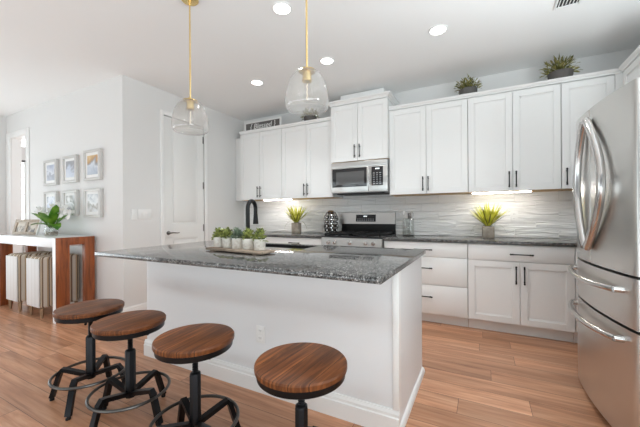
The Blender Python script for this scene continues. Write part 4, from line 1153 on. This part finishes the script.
tag(m.build('whisk', M['chrome']), 'metal whisk standing on the right in the glass canister', 'utensil', 'utensils in the glass canister')
m = MB().tube([(ux, uy + .02, uz), (ux + .01, uy + .03, uz + .23)], 0.004, 8).box(ux - .012, ux + .034, uy + .027, uy + .031, uz + .19, uz + .262, .0015)
tag(m.build('spatula', M['nickel']), 'grey spatula in the middle of the glass canister', 'utensil', 'utensils in the glass canister')

# succulents on tray
TX, TY, TR_ = -1.550, 1.712, R(-6)
tray = thing('serving_tray', 'long weathered wooden tray carrying five white pots on the island', 'tray', (TX, TY, CT + 0.0005), TR_)
MB().box(-.285, .285, -.072, .072, 0.008, 0.024, 0.002).build('board', M['tray_wood'], tray)
for sx in (-1, 1): MB().box(sx * .22 - .02, sx * .22 + .02, -.066, .066, 0.0, 0.0078).build('foot', M['tray_wood'], tray)
ords = ('leftmost', 'second from left', 'middle', 'second from right', 'rightmost')
P0 = None
for k, lx in enumerate((-.240, -.141, -.036, .077, .190)):
    wx = TX + lx * math.cos(TR_) - 0.015 * math.sin(TR_); wy = TY + lx * math.sin(TR_) + 0.015 * math.cos(TR_)
    t = thing('potted_succulent', 'succulent in small white marble pot, %s of the five on the wooden tray' % ords[k], 'potted plant', (wx, wy, CT + 0.0251), R(40 * k), 'succulents on the wooden tray')
    MB().lathe([(0, 0), (0.036, 0), (0.0385, 0.004), (0.0395, 0.074), (0.0355, 0.075), (0.035, 0.066), (0, 0.066)], seg=28).build('pot', M['marble'], t)
    rnd = random.Random(40 + k); m = MB()
    for i in range(150):
        a = rnd.uniform(0, 2 * PI); e = rnd.uniform(-.25, 1.45); rr = rnd.uniform(.3, 1)
        st = Vector((math.cos(a) * math.cos(e), math.sin(a) * math.cos(e), math.sin(e)))
        p = Vector((0, 0, .074)) + Vector((st.x * .036, st.y * .036, st.z * .058)) * rr
        m.blade(p, st + Vector((rnd.uniform(-.5, .5), rnd.uniform(-.5, .5), rnd.uniform(-.3, .6))), rnd.uniform(.020, .034), rnd.uniform(.012, .019), rnd.uniform(-.3, .8), 4, 0.35, rnd.uniform(-.8, .8))
    for i in range(14):
        a = rnd.uniform(0, 2 * PI); m.tube([(0, 0, .06), (.022 * math.cos(a), .022 * math.sin(a), .085)], .0016, 5)
    m.build('foliage', M['succulent_grey'] if k == 2 else M['succulent'], t)

# ------------------------------------------------------------------ dining wall: pictures
def picture(label, x0, x1, z0, z1, art, group='framed prints on the dining wall'):
    cx, cz = (x0 + x1) / 2, (z0 + z1) / 2; hw, hh = (x1 - x0) / 2, (z1 - z0) / 2
    t = thing('framed_picture', label, 'picture', (cx, YF - 0.0005, cz), 0, group)
    f = MB(); fw = 0.032; dp = 0.042
    for (a, b_, c_, d_) in ((-hw, hw, hh - fw, hh), (-hw, hw, -hh, -hh + fw), (-hw, -hw + fw, -hh + fw, hh - fw), (hw - fw, hw, -hh + fw, hh - fw)): f.box(a, b_, -dp, -0.0002, c_, d_, 0.003)
    f.build('frame', M['frame'], t)
    MB().box(-hw + fw, hw - fw, -dp + 0.016, -0.001, -hh + fw, hh - fw).build('mat_board', M['mat'], t)
    MB().box(-hw + fw + .036, hw - fw - .036, -dp + 0.014, -dp + 0.0158, -hh + fw + .036, hh - fw - .036).build('print', M[art], t)
xs = ((-5.368, -5.018), (-4.848, -4.510), (-4.336, -3.977))
picture('silver-framed print of a pale wave, top left of six on the dining wall', *xs[0], 1.588, 1.935, 'art_wave')
picture('silver-framed print of pale sky, top middle of six on the dining wall', *xs[1], 1.600, 1.945, 'art_sky')
picture('silver-framed print with warm brown sky, top right of six on the dining wall', *xs[2], 1.602, 1.970, 'art_sunset')
picture('silver-framed misty grey print, bottom left of six on the dining wall', *xs[0], 1.180, 1.505, 'art_mist')
picture('silver-framed print of white bloom, bottom middle of six on the dining wall', *xs[1], 1.178, 1.503, 'art_flower')
picture('silver-framed print of grey petals, bottom right of six on the dining wall', *xs[2], 1.153, 1.502, 'art_shell')

# ------------------------------------------------------------------ console table
CX0, CX1, CY0, CY1, CZ = -5.66, -4.115, 1.665, 2.055, 0.930
t = thing('console_table', 'tall white and reddish-wood console table against the dining wall', 'table', (CX0, CY0, 0))
def L(m): return m.move(Matrix.Translation((-CX0, -CY0, 0)))
L(MB().box(CX0 + 0.061, CX1 - 0.061, CY0, CY1, CZ - 0.105, CZ, 0.002)).build('tabletop', M['white_lacquer'], t)
for x0, x1 in ((CX0, CX0 + 0.06), (CX1 - 0.06, CX1)):
    L(MB().box(x0, x1, CY0 + 0.004, CY0 + 0.135, 0.0005, CZ - 0.0005, 0.002).box(x0, x1, CY1 - 0.105, CY1, 0.0005, CZ - 0.0005, 0.002).box(x0, x1, CY0 + 0.135, CY1 - 0.105, CZ - 0.085, CZ - 0.001, 0.002)).build('end_frame', M['acacia'], t)
    L(MB().box(x0, x1, CY0, CY0 + 0.0038, 0.0005, CZ - 0.0005)).build('edge_strip', M['white_lacquer'], t)
# ottomans
def ottoman(label, x0):
    w_, dp = 0.335, 0.400
    t = thing('ottoman', label, 'ottoman', (x0 + w_ / 2, 1.655 + dp / 2, 0), 0, 'striped ottomans under the console table')
    b_ = MB().box(-w_ / 2, w_ / 2, -dp / 2 + .004, dp / 2, 0.115, 0.700, 0.035, 4).build('cushion', M['stripes'], t)
    MB().box(-w_ / 2 + .012, w_ / 2 - .012, -dp / 2 - 0.006, -dp / 2 + .006, 0.128, 0.680, 0.005, 2).build('front_panel', M['pale_stripes'], t)
    for sx in (-1, 1):
        for sy in (-1, 1):
            cx, cy = sx * (w_ / 2 - .03), sy * (dp / 2 - .03)
            MB().lathe([(0, 0.0005), (0.012, 0.0005), (0.022, 0.116), (0, 0.116)], (cx, cy, 0), 4).build('leg', M['leg_wood'], t)
ottoman('left striped ottoman under the console table', -5.355)
ottoman('right striped ottoman under the console table', -4.785)

# two-photo frame leaning on console
t = thing('photo_frame', 'tan double photo frame standing on the console table', 'photo frame', (-5.25, 1.80, CZ + 0.0045), R(10))
Rm = Matrix.Rotation(R(-14), 4, 'X')
m = MB()
for (a, b_, c_, d_) in ((-.235, .235, .165, .20), (-.235, .235, 0, .035), (-.235, -.19, .035, .165), (.19, .235, .035, .165), (-.025, .025, .035, .165)): m.box(a, b_, -.012, .006, c_, d_, 0.002)
m.move(Rm).build('frame', M['sepia_frame'], t)
for sx in (-1, 1):
    MB().box(sx * .1075 - .0825, sx * .1075 + .0825, -.003, .003, .035, .165).move(Rm).build('photo', M['sepia'], t)
MB().box(.2352, .244, -.014, .014, 0, .2, 0.002).move(Rm).build('side_panel', M['plastic'], t)
MB().box(-.03, .03, .075, .081, 0.002, .175).move(Matrix.Translation((0, 0.0, 0))).build('easel_back', M['sepia_frame'], t)

# vase of leaves and white flowers
t = thing('flower_vase', 'glass vase of broad green leaves and white blooms on the console table', 'vase', (-4.70, 1.865, CZ + 0.0005))
MB().lathe([(0, 0.0), (0.060, 0.0), (0.068, 0.01), (0.072, 0.06), (0.062, 0.105), (0.068, 0.12), (0.064, 0.12), (0.058, 0.105), (0.067, 0.06), (0.063, 0.014), (0, 0.010)], seg=36, cap=False).build('glass', M['glass_thin'], t)
MB().lathe([(0, 0.0105), (0.061, 0.012), (0.064, 0.05), (0, 0.052)], seg=28).build('pebbles', M['concrete'], t)
m = MB()
for (dx, dy, dz, ln, wd, dr) in ((-.85, .1, .62, .40, .105, .25), (.55, -.1, .75, .38, .10, .3), (.9, -.2, .62, .36, .125, 1.5), (-.35, -.5, .6, .22, .11, 1.5), (.15, .2, 1, .34, .10, .2), (-.3, .25, .9, .34, .10, .4), (.35, -.45, .75, .30, .105, .6), (-.6, -.3, .8, .33, .10, .7), (.7, .3, .7, .36, .10, .6)):
    m.blade((0, 0, .09), (dx, dy, dz), ln, wd, dr, 8, 0.3)
m.build('leaves', M['lily_leaf'], t)
m = MB()
for (dx, dz) in ((-.40, .31), (-.33, .27), (-.28, .30), (-.20, .24), (-.05, .34), (.10, .36), (.28, .32), (.20, .28), (-.12, .29), (.36, .26)):
    m.tube([(0, 0, .03), (dx * .4, .01, dz * .6), (dx, .03, dz)], .002, 6)
    for k in range(6):
        a = 2 * PI * k / 6
        m.blade((dx, .03, dz), (math.cos(a), -.3 + .2 * math.sin(a), math.sin(a)), .075, .04, .4, 4)
m.build('blooms', M['petal'], t)
